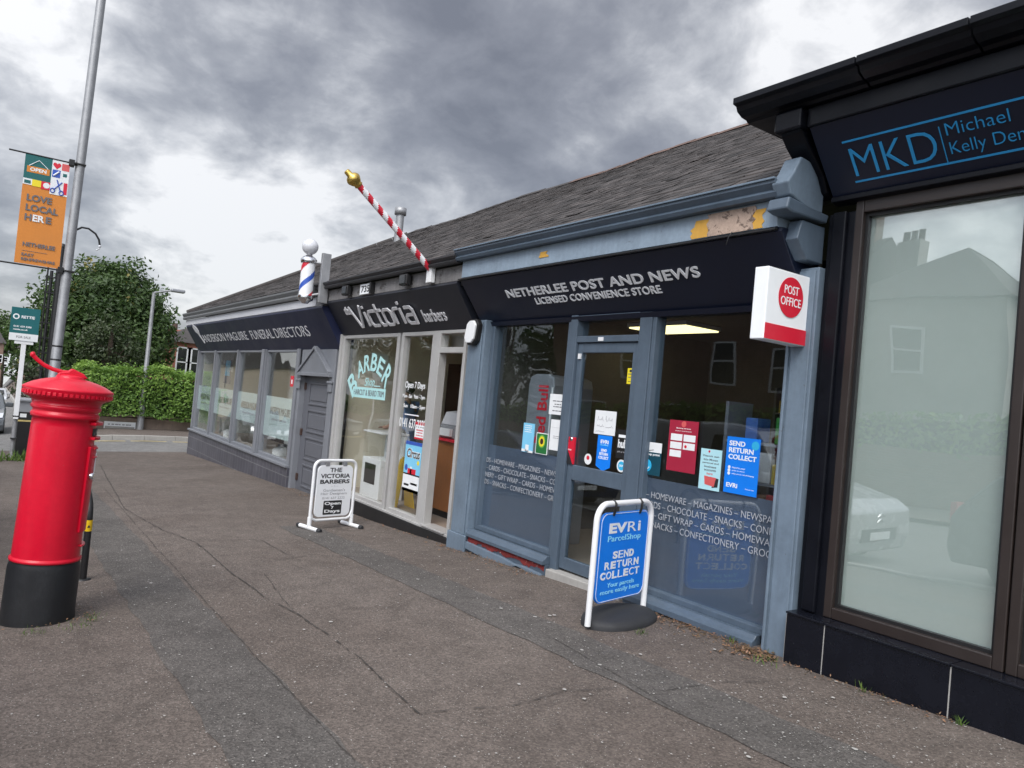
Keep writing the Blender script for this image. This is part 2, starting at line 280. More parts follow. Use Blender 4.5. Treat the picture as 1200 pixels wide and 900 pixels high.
# ------------------------------------------------------------------ mesh builder
class MB:
    def __init__(s): s.v = []; s.f = []; s.sm = []; s.sh = []
    def add(s, vs, fs, smooth=False, shade=.5):
        o = len(s.v); s.v += [Vector(v) for v in vs]
        for f in fs: s.f.append([o + i for i in f]); s.sm.append(smooth); s.sh.append(shade)
        return s
    def box(s, x0, x1, y0, y1, z0, z1, shade=.5):
        v = [(x, y, z) for x in (x0, x1) for y in (y0, y1) for z in (z0, z1)]
        return s.add(v, [(0, 1, 3, 2), (4, 6, 7, 5), (0, 4, 5, 1), (2, 3, 7, 6), (0, 2, 6, 4), (1, 5, 7, 3)], shade=shade)
    def hexa(s, q0, q1):                       # two quads joined
        return s.add(list(q0) + list(q1), [(3, 2, 1, 0), (4, 5, 6, 7), (0, 1, 5, 4), (1, 2, 6, 5), (2, 3, 7, 6), (3, 0, 4, 7)])
    def prism(s, pts, off):
        n = len(pts); off = Vector(off); p = [Vector(a) for a in pts]
        return s.add(p + [a + off for a in p], [list(range(n))[::-1], list(range(n, 2 * n))] + [(i, (i + 1) % n, n + (i + 1) % n, n + i) for i in range(n)])
    def yz(s, pts, x0, x1): return s.prism([(x0, a, b) for a, b in pts], (x1 - x0, 0, 0))
    def quad(s, a, b, c, d, shade=.5, smooth=False): return s.add([a, b, c, d], [(0, 1, 2, 3)], smooth, shade)
    def tube(s, pts, r, n=10, cap=True, close=False):
        pts = [Vector(p) for p in pts]; k = len(pts); rr = r if isinstance(r, (list, tuple)) else [r] * k; rings = []; ref = None
        for i, p in enumerate(pts):
            if close: t = pts[(i + 1) % k] - pts[i - 1]
            else: t = pts[min(i + 1, k - 1)] - pts[max(i - 1, 0)]
            t.normalize()
            if ref is None: ref = Vector((0, 0, 1)) if abs(t.z) < .9 else Vector((1, 0, 0))
            a = t.cross(ref); 
            if a.length < 1e-4: ref = Vector((0, 1, 0)); a = t.cross(ref)
            a.normalize(); b = a.cross(t).normalized(); ref = b
            rings.append([p + (a * math.cos(2 * math.pi * j / n) + b * math.sin(2 * math.pi * j / n)) * rr[i] for j in range(n)])
        vs = [q for rg in rings for q in rg]; fs = []
        for i in range(k if close else k - 1):
            for j in range(n):
                a, b = i * n + j, i * n + (j + 1) % n; c, d = ((i + 1) % k) * n + (j + 1) % n, ((i + 1) % k) * n + j; fs.append((a, b, c, d))
        s.add(vs, fs, True)
        if cap and not close: s.add(rings[0], [list(range(n))[::-1]]); s.add(rings[-1], [list(range(n))])
        return s
    def lathe(s, prof, c=(0, 0, 0), n=32, axis=None, smooth=True):
        c = Vector(c); A = Vector(axis).normalized() if axis else Vector((0, 0, 1)); q = A.to_track_quat('Z', 'Y').to_matrix() if axis else Matrix.Identity(3)
        vs = []
        for r, z in prof:
            for j in range(n): vs.append(c + q @ Vector((r * math.cos(2 * math.pi * j / n), r * math.sin(2 * math.pi * j / n), z)))
        fs = [(i * n + j, i * n + (j + 1) % n, (i + 1) * n + (j + 1) % n, (i + 1) * n + j) for i in range(len(prof) - 1) for j in range(n)]
        s.add(vs, fs, smooth)
        if prof[0][0] > 1e-4: s.add(vs[:n], [list(range(n))[::-1]])
        if prof[-1][0] > 1e-4: s.add(vs[-n:], [list(range(n))])
        return s
    def ball(s, c, r, n=16, sq=(1, 1, 1)):
        prof = [(max(1e-5, math.sin(math.pi * i / n)), -math.cos(math.pi * i / n)) for i in range(n + 1)]; vs = []; m = n * 2; c = Vector(c)
        for a, b in prof:
            for j in range(m): vs.append(c + Vector((r * a * math.cos(2 * math.pi * j / m) * sq[0], r * a * math.sin(2 * math.pi * j / m) * sq[1], r * b * sq[2])))
        return s.add(vs, [(i * m + j, i * m + (j + 1) % m, (i + 1) * m + (j + 1) % m, (i + 1) * m + j) for i in range(n) for j in range(m)], True)
def xf(o):
    m = o.matrix_basis.copy()
    return xf(o.parent) @ m if o.parent else m
def obj(name, mb, m, parent=None, bevel=0., world=True, seg=2):
    """links a builder as ONE mesh object; world=True: the builder holds world coordinates, stored in the frame of the parent"""
    me = bpy.data.meshes.new(name); vs = mb.v
    if parent is not None and world: inv = xf(parent).inverted(); vs = [inv @ v for v in vs]
    me.from_pydata([tuple(v) for v in vs], [], mb.f); me.polygons.foreach_set('use_smooth', mb.sm)
    bm = bmesh.new(); bm.from_mesh(me); bmesh.ops.recalc_face_normals(bm, faces=bm.faces) if len(mb.f) < 20000 else None; bm.to_mesh(me); bm.free()
    at_ = me.attributes.new('shade', 'FLOAT', 'FACE'); at_.data.foreach_set('value', mb.sh)
    if m: me.materials.append(m)
    o = bpy.data.objects.new(name, me); COL.objects.link(o)
    if parent is not None: o.parent = parent
    if bevel:
        b = o.modifiers.new('bevel', 'BEVEL'); b.width = bevel; b.segments = seg; b.limit_method = 'ANGLE'; b.angle_limit = math.radians(40)
    return o
def tag(o, label=None, cat=None, group=None, kind=None):
    if label: o['label'] = label
    if cat: o['category'] = cat
    if group: o['group'] = group
    if kind: o['kind'] = kind
    return o
def thing(name, label, cat, loc=(0, 0, 0), rz=0., group=None):
    o = bpy.data.objects.new(name, None); COL.objects.link(o); o.location = loc; o.rotation_euler = (0, 0, rz); o.empty_display_size = .2
    return tag(o, label, cat, group)
def copy_tree(o, parent=None):
    c = o.copy(); COL.objects.link(c)
    if parent is not None: c.parent = parent
    for ch in list(o.children): copy_tree(ch, c)
    return c
_tc = {}
def glyphs(body, bold=0., spacing=1.):
    key = (body, bold, spacing)
    if key not in _tc:
        cu = bpy.data.curves.new('t', 'FONT'); cu.body = body; cu.size = 1; cu.offset = bold; cu.space_character = spacing; cu.resolution_u = 4
        o = bpy.data.objects.new('t', cu); COL.objects.link(o); dg = bpy.context.evaluated_depsgraph_get(); dg.update()
        me = bpy.data.meshes.new_from_object(o.evaluated_get(dg)); _tc[key] = ([v.co.copy() for v in me.vertices], [list(p.vertices) for p in me.polygons])
        bpy.data.objects.remove(o); bpy.data.curves.remove(cu); bpy.data.meshes.remove(me)
    return _tc[key]
def text_into(mb, body, o, u, v, w, h=None, bold=0., spacing=1., depth=.002, clip=None, cap=None, shear=0.):
    """lettering flat on the plane (o; u, v), fitted to width w and height h; with depth it is a solid plate of letters"""
    vs, fs = glyphs(body, bold, spacing)
    if not vs: return mb
    x0 = min(p.x for p in vs); x1 = max(p.x for p in vs); y0 = min(p.y for p in vs); y1 = max(p.y for p in vs)
    u = Vector(u).normalized(); v = Vector(v).normalized(); n = u.cross(v); o = Vector(o)
    sx = w / (x1 - x0); sy = (h / (y1 - y0)) if h else (cap / .729 if cap else sx); yb = y0 if h else 0.
    def P(p, d): return o + u * ((p.x - x0) * sx + shear * (p.y - yb) * sy) + v * ((p.y - yb) * sy) + n * d
    fr = [P(p, depth) for p in vs]; fcs = fs
    if clip:
        bm = bmesh.new(); bv = [bm.verts.new(p) for p in fr]
        for f in fs:
            try: bm.faces.new([bv[i] for i in f])
            except ValueError: pass
        for pt, nn in clip:
            bmesh.ops.bisect_plane(bm, geom=list(bm.verts) + list(bm.edges) + list(bm.faces), plane_co=pt, plane_no=nn, clear_outer=True)
        bm.verts.index_update(); fr = [x.co.copy() for x in bm.verts]; fcs = [[x.index for x in f.verts] for f in bm.faces]; bm.free()
    k = len(fr); cnt = {}
    for f in fcs:
        for a, b in zip(f, f[1:] + f[:1]): cnt[(a, b)] = cnt.get((a, b), 0) + 1
    side = [(a, b, b + k, a + k) for (a, b) in cnt if (b, a) not in cnt]
    bk = [p - n * (depth + .0005) for p in fr]
    mb.add(fr + bk, [list(f) for f in fcs] + [list(f)[::-1] for f in [[i + k for i in f] for f in fcs]] + [tuple(reversed(q)) for q in side]); return mb
def text(body, m, parent, o, u, v, w, h=None, name='lettering', **k):
    return obj(name, text_into(MB(), body, o, u, v, w, h, **k), m, parent)
XV, YV, ZV = Vector((1, 0, 0)), Vector((0, 1, 0)), Vector((0, 0, 1))
def card(x0, x1, z0, z1, Y, t=.0015, skew=0.): return MB().hexa([(x0, Y, z0), (x1, Y, z0 + skew), (x1, Y, z1 + skew), (x0, Y, z1)], [(x0, Y + t, z0), (x1, Y + t, z0 + skew), (x1, Y + t, z1 + skew), (x0, Y + t, z1)])
def disc(c, r, n, t=.002, k=28):
    c = Vector(c); n = Vector(n).normalized(); return MB().lathe([(r, 0), (r, t), (1e-5, t)], c, k, n, False)

# ------------------------------------------------------------------ ground, pavement, roads
def gz(x, y):
    xe = max(x, -21.5); z = .037 * xe + .03 * min(max(y, -.5), 4.6)
    z -= .07 * math.exp(-((x + 9.3) / 2.7) ** 2) * min(1, max(0, y / 4.5)) ** 1.5
    if x < -21.5:
        t = min(max((y - .2) / 3.0, 0), 1); s = .034 * (1 - t) + (-.004) * t
        z += s * max(x + 21.5, -160) * (1.0 if x > -28 or True else 0)
        z += -.02 * t
    return z
def sheet(name, xs, ys, dz, m, zf=gz, jit=0.):
    mb = MB(); nx, ny = len(xs), len(ys)
    vs = [(x, y, zf(x, y) + dz) for x in xs for y in ys]
    mb.add(vs, [(i * ny + j, (i + 1) * ny + j, (i + 1) * ny + j + 1, i * ny + j + 1) for i in range(nx - 1) for j in range(ny - 1)], True)
    return tag(obj(name, mb, m), kind='structure')
def lin(a, b, n): return [a + (b - a) * i / n for i in range(n + 1)]
sheet('ground', [-900, -400, -250, -180, -120] + lin(-90, 60, 30) + [120, 300, 900], [-900, -400, -200, -100, -60] + lin(-40, 60, 25) + [120, 300, 900], -.42, LAWN)
sheet('pavement', lin(-21.9, 14, 72), lin(-.5, 4.56, 12), 0, PAVE)
def road_z(x, y): return gz(x, min(max(y, -.5), 40)) - (.1 if y < -.49 or x < -22.2 else .05)
sheet('road', lin(-140, -21.9, 50), lin(-8.5, 40, 40), -.11, ROADM)
sheet('road', lin(-21.9, 40, 40), lin(-8.5, -.5, 6), -.11, ROADM)
sheet('pavement', lin(-140, 40, 60), lin(-12, -8.5, 3), -.0, PAVE)
FARX = -26.4
def far_z(x, y): return gz(x, y)
sheet('pavement', lin(-29.4, FARX, 6), lin(1.4, 40, 20), .03, PAVE)
sheet('pavement', lin(-110, -29.4, 20), lin(1.4, 3.0, 3), .02, PAVE)
sheet('garden_ground', lin(-120, -29.35, 20), lin(2.2, 60, 20), .10, LAWN)
def kerb(name, pts, w=.13):
    mb = MB()
    for (a, b) in zip(pts, pts[1:]):
        d = (Vector(b) - Vector(a)); n = max(1, int(d.length / .9)); d2 = d / n; nn = Vector((-d.y, d.x, 0)).normalized() * w
        for i in range(n):
            p = Vector(a) + d2 * i; q = p + d2 * .992; zp = gz(p.x, p.y) + .035; zq = gz(q.x, q.y) + .035
            mb.hexa([(p.x, p.y, zp - .3), (q.x, q.y, zq - .3), (q.x, q.y, zq), (p.x, p.y, zp)], [(p.x + nn.x, p.y + nn.y, zp - .3), (q.x + nn.x, q.y + nn.y, zq - .3), (q.x + nn.x, q.y + nn.y, zq), (p.x + nn.x, p.y + nn.y, zp)])
    return tag(obj(name, mb, CONC, bevel=.012), kind='structure')
kerb('kerb', [(FARX, 40), (FARX, 1.4), (-110, 1.4)])
kerb('kerb', [(-21.9, -.5), (14, -.5)], -.13)
mb = MB()
for x in (FARX + .35, FARX + .5):
    for y0, y1 in ((1.6, 40),):
        n = 30
        for i in range(n):
            a = y0 + (y1 - y0) * i / n; b = y0 + (y1 - y0) * (i + 1) / n; mb.quad((x, a, gz(x, a) - .105), (x + .07, a, gz(x, a) - .105), (x + .07, b, gz(x, b) - .105), (x, b, gz(x, b) - .105))
tag(obj('road_marking', mb, YLINE), kind='structure')
def ribbon(name, pts, w, m, dz=.004, wob=.5, step=.09, side=.0):
    mb = MB(); L = []; R = []; rnd = random.Random(len(pts) * 17 + int(w * 1000))
    P = [Vector((p[0], p[1], 0)) for p in pts]; line = []
    for a, b in zip(P, P[1:]):
        n = max(1, int((b - a).length / step)); line += [a.lerp(b, i / n) for i in range(n)]
    line.append(P[-1]); off = 0.
    for i, p in enumerate(line):
        t = (line[min(i + 1, len(line) - 1)] - line[max(i - 1, 0)]).normalized(); nn = Vector((-t.y, t.x, 0)); off = off * .9 + rnd.uniform(-1, 1) * side
        ww = w * (1 + rnd.uniform(-wob, wob)) / 2; a = p + nn * (ww + off); b = p - nn * (ww - off)
        L.append((a.x, a.y, gz(a.x, a.y) + dz)); R.append((b.x, b.y, gz(b.x, b.y) + dz))
    n = len(L); gap = 0; F = []
    for i in range(n - 1):
        if gap > 0: gap -= 1; continue
        if rnd.random() < .02: gap = rnd.randint(1, 3)
        F.append((i, i + 1, n + i + 1, n + i))
    mb.add(L + R, F, True); return tag(obj(name, mb, m), kind='structure')
def strip(name, xa, xb, ya, yb, m, dz=.004, jit=.015, step=.18):
    mb = MB(); rnd = random.Random(int(abs(xa) * 31)); n = int(abs(xb - xa) / step); A = []; B = []
    for i in range(n + 1):
        x = xa + (xb - xa) * i / n; y0 = ya + rnd.uniform(-jit, jit); y1 = yb + rnd.uniform(-jit, jit)
        A.append((x, y0, gz(x, y0) + dz)); B.append((x, y1, gz(x, y1) + dz))
    k = len(A); mb.add(A + B, [(i, i + 1, k + i + 1, k + i) for i in range(k - 1)], True); return tag(obj(name, mb, m), kind='structure')
strip('pavement_patch', -14, 8, .95, 1.43, PATCH); strip('pavement_patch', -9.2, 8, 3.08, 3.52, PATCH, jit=.02)
G2 = lambda l: [tuple(atg(*p)[:2]) for p in l]
for l, w in (([(117, 545), (145, 595), (190, 620), (230, 635), (270, 670), (310, 700), (350, 720), (420, 772), (470, 820), (490, 838)], .022),
             ([(490, 838), (540, 832), (600, 830), (660, 812), (720, 808)], .014),
             ([(120, 570), (160, 615), (205, 665), (240, 705), (295, 765), (350, 822), (415, 893)], .012),
             ([(190, 593), (235, 591), (285, 592)], .016), ([(228, 634), (270, 631), (305, 630), (322, 640), (345, 652), (368, 648), (388, 650)], .015),
             ([(310, 672), (330, 700), (346, 718)], .012), ([(470, 660), (500, 655), (560, 652)], .012), ([(780, 810), (850, 800), (900, 800)], .012), ([(640, 745), (720, 790), (830, 855)], .010)):
    ribbon('pavement_crack', G2(l), w * .36, SEAM, .009, .9, side=.004, step=.04)
# darker repair square under the sign post and by the pillar box
# ------------------------------------------------------------------ the row of shops
RZ0, RY0, RYR = 3.13, 4.12, 9.0
def ridge_z(x): return 5.97 + .015 * (x + 12) + .02 * math.sin(x * 1.3)
def roof_part(parent, x0, x1, hip=None, seed=1):
    """slated slope towards the street (each slate a thin tilted plate), back slope, ridge tiles"""
    rnd = random.Random(seed); mb = MB(); rows = 38; L = RYR - RY0
    # sarking under the slates and the back slope
    def top(x): return ridge_z(x)
    xr0 = x0 + (2.9 if hip else 0)
    mb.add([(x0, RY0, RZ0 - .06), (x1 - (.26 if x1 > -3 else 0), RY0, RZ0 - .06), (x1 - (.20 if x1 > -3 else 0), RY0 + 1.2, RZ0 + .62), (x1, RYR, top(x1) - .06), (xr0, RYR, top(xr0) - .06)], [(0, 1, 2, 3, 4)], shade=.3)
    mb.add([(xr0, RYR, top(xr0) - .06), (x1, RYR, top(x1) - .06), (x1, 13.9, RZ0 - .06), (x0, 13.9, RZ0 - .06)], [(0, 1, 2, 3)], shade=.4)
    if hip: mb.add([(x0, RY0, RZ0 - .05), (xr0, RYR, top(xr0) - .05), (x0, 13.9, RZ0 - .05)], [(0, 1, 2)], shade=.45)
    for r in range(rows):
        t0, t1 = r / rows, (r + 1.55) / rows; x = x0 + (2.9 * t0 if hip else 0) - .25 * (r % 2) * (0 if hip else 0)
        x += -.12 * (r % 2)
        while x < x1 - (.26 if x1 > -3 and r < 12 else 0):
            w = rnd.uniform(.15, .22); a, b = max(x, x0), min(x + w - .006, x1); x += w
            if b - a < .03: continue
            t1e = min(t1, 1.0); lift = rnd.uniform(.009, .017); tilt = rnd.uniform(-.003, .003); sl = rnd.uniform(-.012, .012)
            if rnd.random() < .004: lift += .012
            def pt(xx, t, dz): zt = top(xx); return (xx, RY0 + L * t + 0, RZ0 + (zt - RZ0) * t + dz)
            dx = 2.9 * (t1e - t0) if hip and a < x0 + 2.9 * t0 + .1 else 0
            lo0, lo1 = pt(a, t0 + sl * .1, lift + tilt), pt(b, t0 + sl * .1, lift - tilt); hi0, hi1 = pt(a + dx, t1e, .002), pt(max(b, a + dx), t1e, .002)
            e0 = (lo0[0], lo0[1], lo0[2] - .009); e1 = (lo1[0], lo1[1], lo1[2] - .009)
            mb.add([lo0, lo1, hi1, hi0, e0, e1], [(0, 1, 2, 3), (4, 5, 1, 0)], shade=min(1, max(0, rnd.gauss(.5, .2))))
    rf = obj('roof', mb, SLATE, parent)
    rm = MB(); x = xr0
    while x < x1 - .05:
        e = min(x + .44, x1); z0, z1 = top(x) + rnd.uniform(0, .02), top(e) + rnd.uniform(0, .02)
        rm.hexa([(x, RYR - .13, z0 - .06), (e, RYR - .13, z1 - .06), (e, RYR, z1 + .035), (x, RYR, z0 + .035)], [(x, RYR + .13, z0 - .06), (e, RYR + .13, z1 - .06), (e, RYR + .02, z1 + .035), (x, RYR + .02, z0 + .035)]); x = e + .004
    if hip:
        for i in range(14):
            t0, t1 = i / 14, (i + .98) / 14; p = Vector((x0 + 2.9 * t0, RY0 + L * t0, RZ0 + (top(xr0) - RZ0) * t0)); q = Vector((x0 + 2.9 * t1, RY0 + L * t1, RZ0 + (top(xr0) - RZ0) * t1)); rm.tube([p, q], .07, 8)
    obj('ridge_tile_row', rm, RIDGE if not hip else SLATE, rf)
    return rf
def gutter_profile(mb, x0, x1, y, z0, z1):
    d = z1 - z0; mb.yz([(y + .10, z0), (y + .035, z0), (y + .02, z0 + d * .25), (y + .035, z0 + d * .45), (y, z0 + d * .8), (y, z1), (y + .10, z1)], x0, x1)
def room(parent, x0, x1, y1, zf, zc, wm, fm, ym=4.6):
    mb = MB(); t = .1
    mb.box(x0 - .0, x1, y1, y1 + t, zf - .1, zc + .1); mb.box(x0, x0 + .03, ym, y1, zf - .1, zc + .1); mb.box(x1 - .03, x1, ym, y1, zf - .1, zc + .1); mb.box(x0, x1, ym, y1, zc, zc + .1)
    obj('interior_wall', mb, wm, parent); obj('interior_floor', MB().box(x0 + .03, x1 - .03, ym, y1, zf - .1, zf), fm, parent)
def frame_rect(mb, x0, x1, z0, z1, w, y0, y1, wb=None, wt=None):
    wb = w if wb is None else wb; wt = w if wt is None else wt
    mb.box(x0, x0 + w, y0, y1, z0, z1); mb.box(x1 - w, x1, y0, y1, z0, z1); mb.box(x0 + w, x1 - w, y0, y1, z0, z0 + wb); mb.box(x0 + w, x1 - w, y0, y1, z1 - wt, z1); return mb
def pane(parent, x0, x1, z0, z1, y, m=GLASS, t=.006): return obj('pane', MB().box(x0, x1, y, y + t, z0, z1), m, parent)
def fascia(parent, x0, x1, lo, hi, m, th=.05, cap=True, name='fascia'):
    (ya, za), (yb, zb) = lo, hi
    mb = MB().yz([(ya, za), (yb, zb), (yb + .012, zb + .03), (ya + .12, zb + .03), (ya + .12, za)], x0, x1); return obj(name, mb, m, parent, .004)
def slope_uv(lo, hi): return (Vector((0, hi[0] - lo[0], hi[1] - lo[1]))).normalized()

# ---------------- funeral directors, far end
FX0, FX1 = -21.35, -11.42
fun = thing('funeral_shop', 'funeral directors shop with midnight blue fascia and grey tiled base at the far end', 'shop', (-16.4, 4.5, gz(-16.4, 4.5)))
zb = .0
mb = MB().hexa([(FX0, 4.44, -1.1), (-13.12, 4.44, -1.1), (-13.12, 4.44, -.015), (FX0, 4.44, -.015)], [(FX0, 4.6, -1.1), (-13.12, 4.6, -1.1), (-13.12, 4.6, -.015), (FX0, 4.6, -.015)]); obj('tiled_base', mb, GTILE, fun, .004)
obj('sill', MB().box(FX0 - .02, -13.14, 4.40, 4.62, -.014, .03), GREYF, fun, .006)
obj('end_wall', MB().box(FX0, FX0 + .14, 4.62, 13.6, -1.1, 3.05), ROUGHC, fun)
room(fun, FX0 + .15, -11.43, 7.6, -.02, 2.6, PALEW, FLOORI, 4.62)
obj('room_divider', MB().box(-13.16, -13.08, 4.62, 7.6, 0, 2.6), PALEW, fun)
mulls = [(-21.33, .08), (-19.43, .05), (-17.33, .05), (-15.28, .20), (-13.22, .13)]
names = ['ANDERSON MAGUIRE'] * 4
for i in range(4):
    xa = mulls[i][0] + (mulls[i][1] if i == 0 else mulls[i][1] / 2); xb = mulls[i + 1][0] - mulls[i + 1][1] / 2
    w = obj('window', frame_rect(MB(), xa - .04, xb + .04, .03, 2.14, .055, 4.5, 4.6), GREYF, fun, .006); pane(w, xa, xb, .06, 2.11, 4.55)
    zt, zl = 1.21, .58
    if i == 3: zl = .42
    obj('frosted_band', MB().box(xa + .01, xb - .01, 4.562, 4.564, zl, zt), FROST, w)
    text('ANDERSON MAGUIRE', LETD, w, ((xa + xb) / 2 - .62, 4.559, .86), XV, ZV, 1.24, .15, bold=-.004)
    text('funeral directors', LETMG, w, ((xa + xb) / 2 - .45, 4.559, .75), XV, ZV, .9, .05)
for x, w_ in mulls: obj('mullion', MB().box(x - w_ / 2 if x > -21.3 else x, x + w_ / 2 if x > -21.3 else x + w_, 4.46, 4.498, .03, 2.14), GREYF, fun, .006)
obj('mullion', MB().box(-15.36, -15.20, 4.43, 4.459, .03, 2.14), GREYF, fun, .008)
# porch and door
dx0, dx1 = -13.08, -11.5
obj('pilaster', MB().box(dx0 - .04, dx0 + .07, 4.48, 4.7, -.7, 1.66), GREYF, fun, .008); obj('pilaster', MB().box(dx1 - .13, dx1 + .08, 4.48, 4.7, -.7, 2.12), GREYF, fun, .008)
for x in (dx0 + .02, dx1 - .03): obj('capital', MB().box(x - .10, x + .10, 4.44, 4.479, 1.56, 1.6).box(x - .08, x + .08, 4.455, 4.479, 1.42, 1.56), GREYF, fun, .008)
obj('panel_above_door', MB().box(dx0 - .02, dx1, 4.5, 4.6, 1.662, 2.13), GREYF, fun, .004)
mb = MB(); mb.yz([(4.42, 1.662), (4.42, 1.72), (4.5, 1.72), (4.5, 1.662)], dx0 + .01, dx1 + .0)
pd = obj('pediment', mb, GREYF, fun, .006)
mb = MB(); n = 26; xm = (dx0 + dx1) / 2
for i in range(n):
    x = dx0 + .07 + (dx1 - dx0 - .14) * i / n; x2 = x + (dx1 - dx0 - .14) / n * .82; h = lambda q: max(.005, .40 * (1 - abs(q - xm) / ((dx1 - dx0) / 2 - .06)))
    mb.hexa([(x, 4.44, 1.72), (x2, 4.44, 1.72), (x2, 4.44, 1.72 + h(x2)), (x, 4.44, 1.72 + h(x))], [(x, 4.48, 1.72), (x2, 4.48, 1.72), (x2, 4.48, 1.72 + h(x2)), (x, 4.48, 1.72 + h(x))])
obj('boarding', mb, GREYF, pd)
mb = MB()
for sx in (-1, 1):
    a = Vector((xm + sx * ((dx1 - dx0) / 2 - .03), 4.41, 1.70)); b = Vector((xm, 4.41, 2.13)); d = Vector((0, .085, 0)); t = Vector((0, 0, .05)); mb.hexa([a, b, b + t, a + t], [a + d, b + d, b + d + t, a + d + t])
obj('roof_slope', mb, GREYF, pd, .004)
dr = obj('door', MB().box(dx0 + .075, dx1 - .135, 4.58, 4.63, -.398, 1.66), GREYD, fun, .004)
for i in range(4):
    z0 = -.28 + i * .48; obj('door_panel', frame_rect(MB(), dx0 + .34, dx1 - .30, z0, z0 + .4, .035, 4.562, 4.58).box(dx0 + .42, dx1 - .38, 4.568, 4.58, z0 + .08, z0 + .32), GREYD, dr, .006)
for z in (-.2, .6, 1.42): obj('hinge', MB().box(dx0 + .08, dx0 + .16, 4.56, 4.58, z, z + .12), DWOOD, dr, .003)
obj('door_reveal', MB().box(dx0 + .05, dx0 + .069, 4.7, 4.8, -.45, 1.66), GREYF, fun); obj('door_reveal', MB().box(dx1 - .129, dx1 - .10, 4.7, 4.8, -.45, 1.66), GREYF, fun)
obj('doorstep', MB().box(dx0 + .07, dx1 - .14, 4.44, 5.1, -.8, -.40), CONC, fun, .012)
obj('downpipe_recess', MB().box(-11.48, -11.28, 4.56, 4.7, -.9, 2.4), BLACKM, fun)
FL, FH = (4.5, 2.125), (4.12, 2.74)
fa = fascia(fun, -21.42, -11.30, FL, FH, NAVYF); vF = slope_uv(FL, FH); nF = XV.cross(vF)
def on_f(px, py): return atslope(px, py, FL, FH) + nF * .0015
p0 = on_f(240, 401); p1 = on_f(291, 399); p2 = on_f(297, 399); p3 = on_f(366, 396)
text('ANDERSON MAGUIRE', LETG, fa, (p0.x, p0.y, p0.z), XV, vF, p1.x - p0.x + .1, .20, bold=-.002, depth=.0015)
text('FUNERAL DIRECTORS', LETG, fa, (p2.x, p0.y, p0.z), XV, vF, p3.x - p2.x, .20, bold=-.002, depth=.0015)
e0 = on_f(229, 386); lily = [e0 + XV * a + vF * b for a, b in ((-.18, .06), (-.02, .14), (.22, .06), (.30, -.06), (.22, -.16), (.32, -.40), (.25, -.40), (.06, -.14), (-.12, -.06))]
obj('flower_emblem', MB().prism(lily, nF * .006), LETG, fa)
obj('fascia_board', MB().box(-21.52, -11.6, 4.12, 4.3, 2.78, 2.92).box(-19.2, -19.17, 4.115, 4.12, 2.78, 2.92).box(-21.5, -11.6, 4.14, 4.3, 2.741, 2.78), WHITEB, fun, .004)
mb = MB(); gutter_profile(mb, -21.62, -11.6, 4.03, 2.93, 3.09); obj('gutter', mb, GGUT, fun)
roof_part(fun, FX0 - .1, FX1, True, 3)
# ---------------- barbers
BX0, BX1 = FX1, -7.12
bar = thing('barber_shop', 'barbers shop with charcoal fascia, silver framed windows and an open doorway', 'shop', (-9.3, 4.5, gz(-9.3, 4.5)))
room(bar, BX0 + .03, -7.22, 7.0, -.09, 2.6, CREAM, FLOORI, 4.64)
obj('black_base', MB().hexa([(-11.3, 4.46, -.9), (-7.42, 4.46, -.9), (-7.42, 4.46, -.11), (-11.3, 4.46, -.11)], [(-11.3, 4.63, -.9), (-7.42, 4.63, -.9), (-7.42, 4.63, -.11), (-11.3, 4.63, -.11)]), BLACKM, bar, .004)
obj('sill', MB().box(-11.28, -7.42, 4.47, 4.63, -.109, -.08), ALU, bar, .004)
ZT = 2.34
w = obj('window', frame_rect(MB(), -11.24, -9.22, -.08, ZT, .08, 4.5, 4.6, .05, .05), ALU, bar, .005); pane(w, -11.17, -9.29, -.04, 2.30, 4.55)
w2 = obj('window', frame_rect(MB(), -9.16, -8.22, -.08, ZT, .07, 4.5, 4.6, .05, .05), ALU, bar, .005); pane(w2, -9.10, -8.28, -.04, 2.30, 4.55)
obj('jamb', MB().box(-11.30, -11.245, 4.47, 4.62, -.08, 2.36), ALU, bar, .004); obj('dark_gap', MB().box(-9.218, -9.162, 4.53, 4.6, -.08, ZT), BLACKM, bar)
df = MB().box(-8.218, -8.06, 4.49, 4.6, -.08, ZT).box(-7.50, -7.44, 4.49, 4.6, -.08, ZT).box(-8.06, -7.50, 4.49, 4.6, 2.06, 2.13).box(-8.06, -7.50, 4.49, 4.6, ZT - .04, ZT)
dfo = obj('door_frame', df, ALU, bar, .005); pane(dfo, -8.06, -7.50, 2.13, 2.30, 4.55)
obj('threshold', MB().box(-8.06, -7.5, 4.44, 4.64, -.079, -.06), ALU, bar, .003)
dl = obj('door', frame_rect(MB(), 4.66, 5.22, -.05, 2.05, .05, -7.50, -7.46), ALU, bar)   # opened inwards against the wall
dl.data.transform(Matrix.Identity(4))
VL, VH = (4.5, 2.345), (4.18, 2.815)
fa = fascia(bar, -11.27, -7.27, VL, VH, CHAR); vV = slope_uv(VL, VH); nV = XV.cross(vV)
def on_v(px, py): return atslope(px, py, VL, VH)
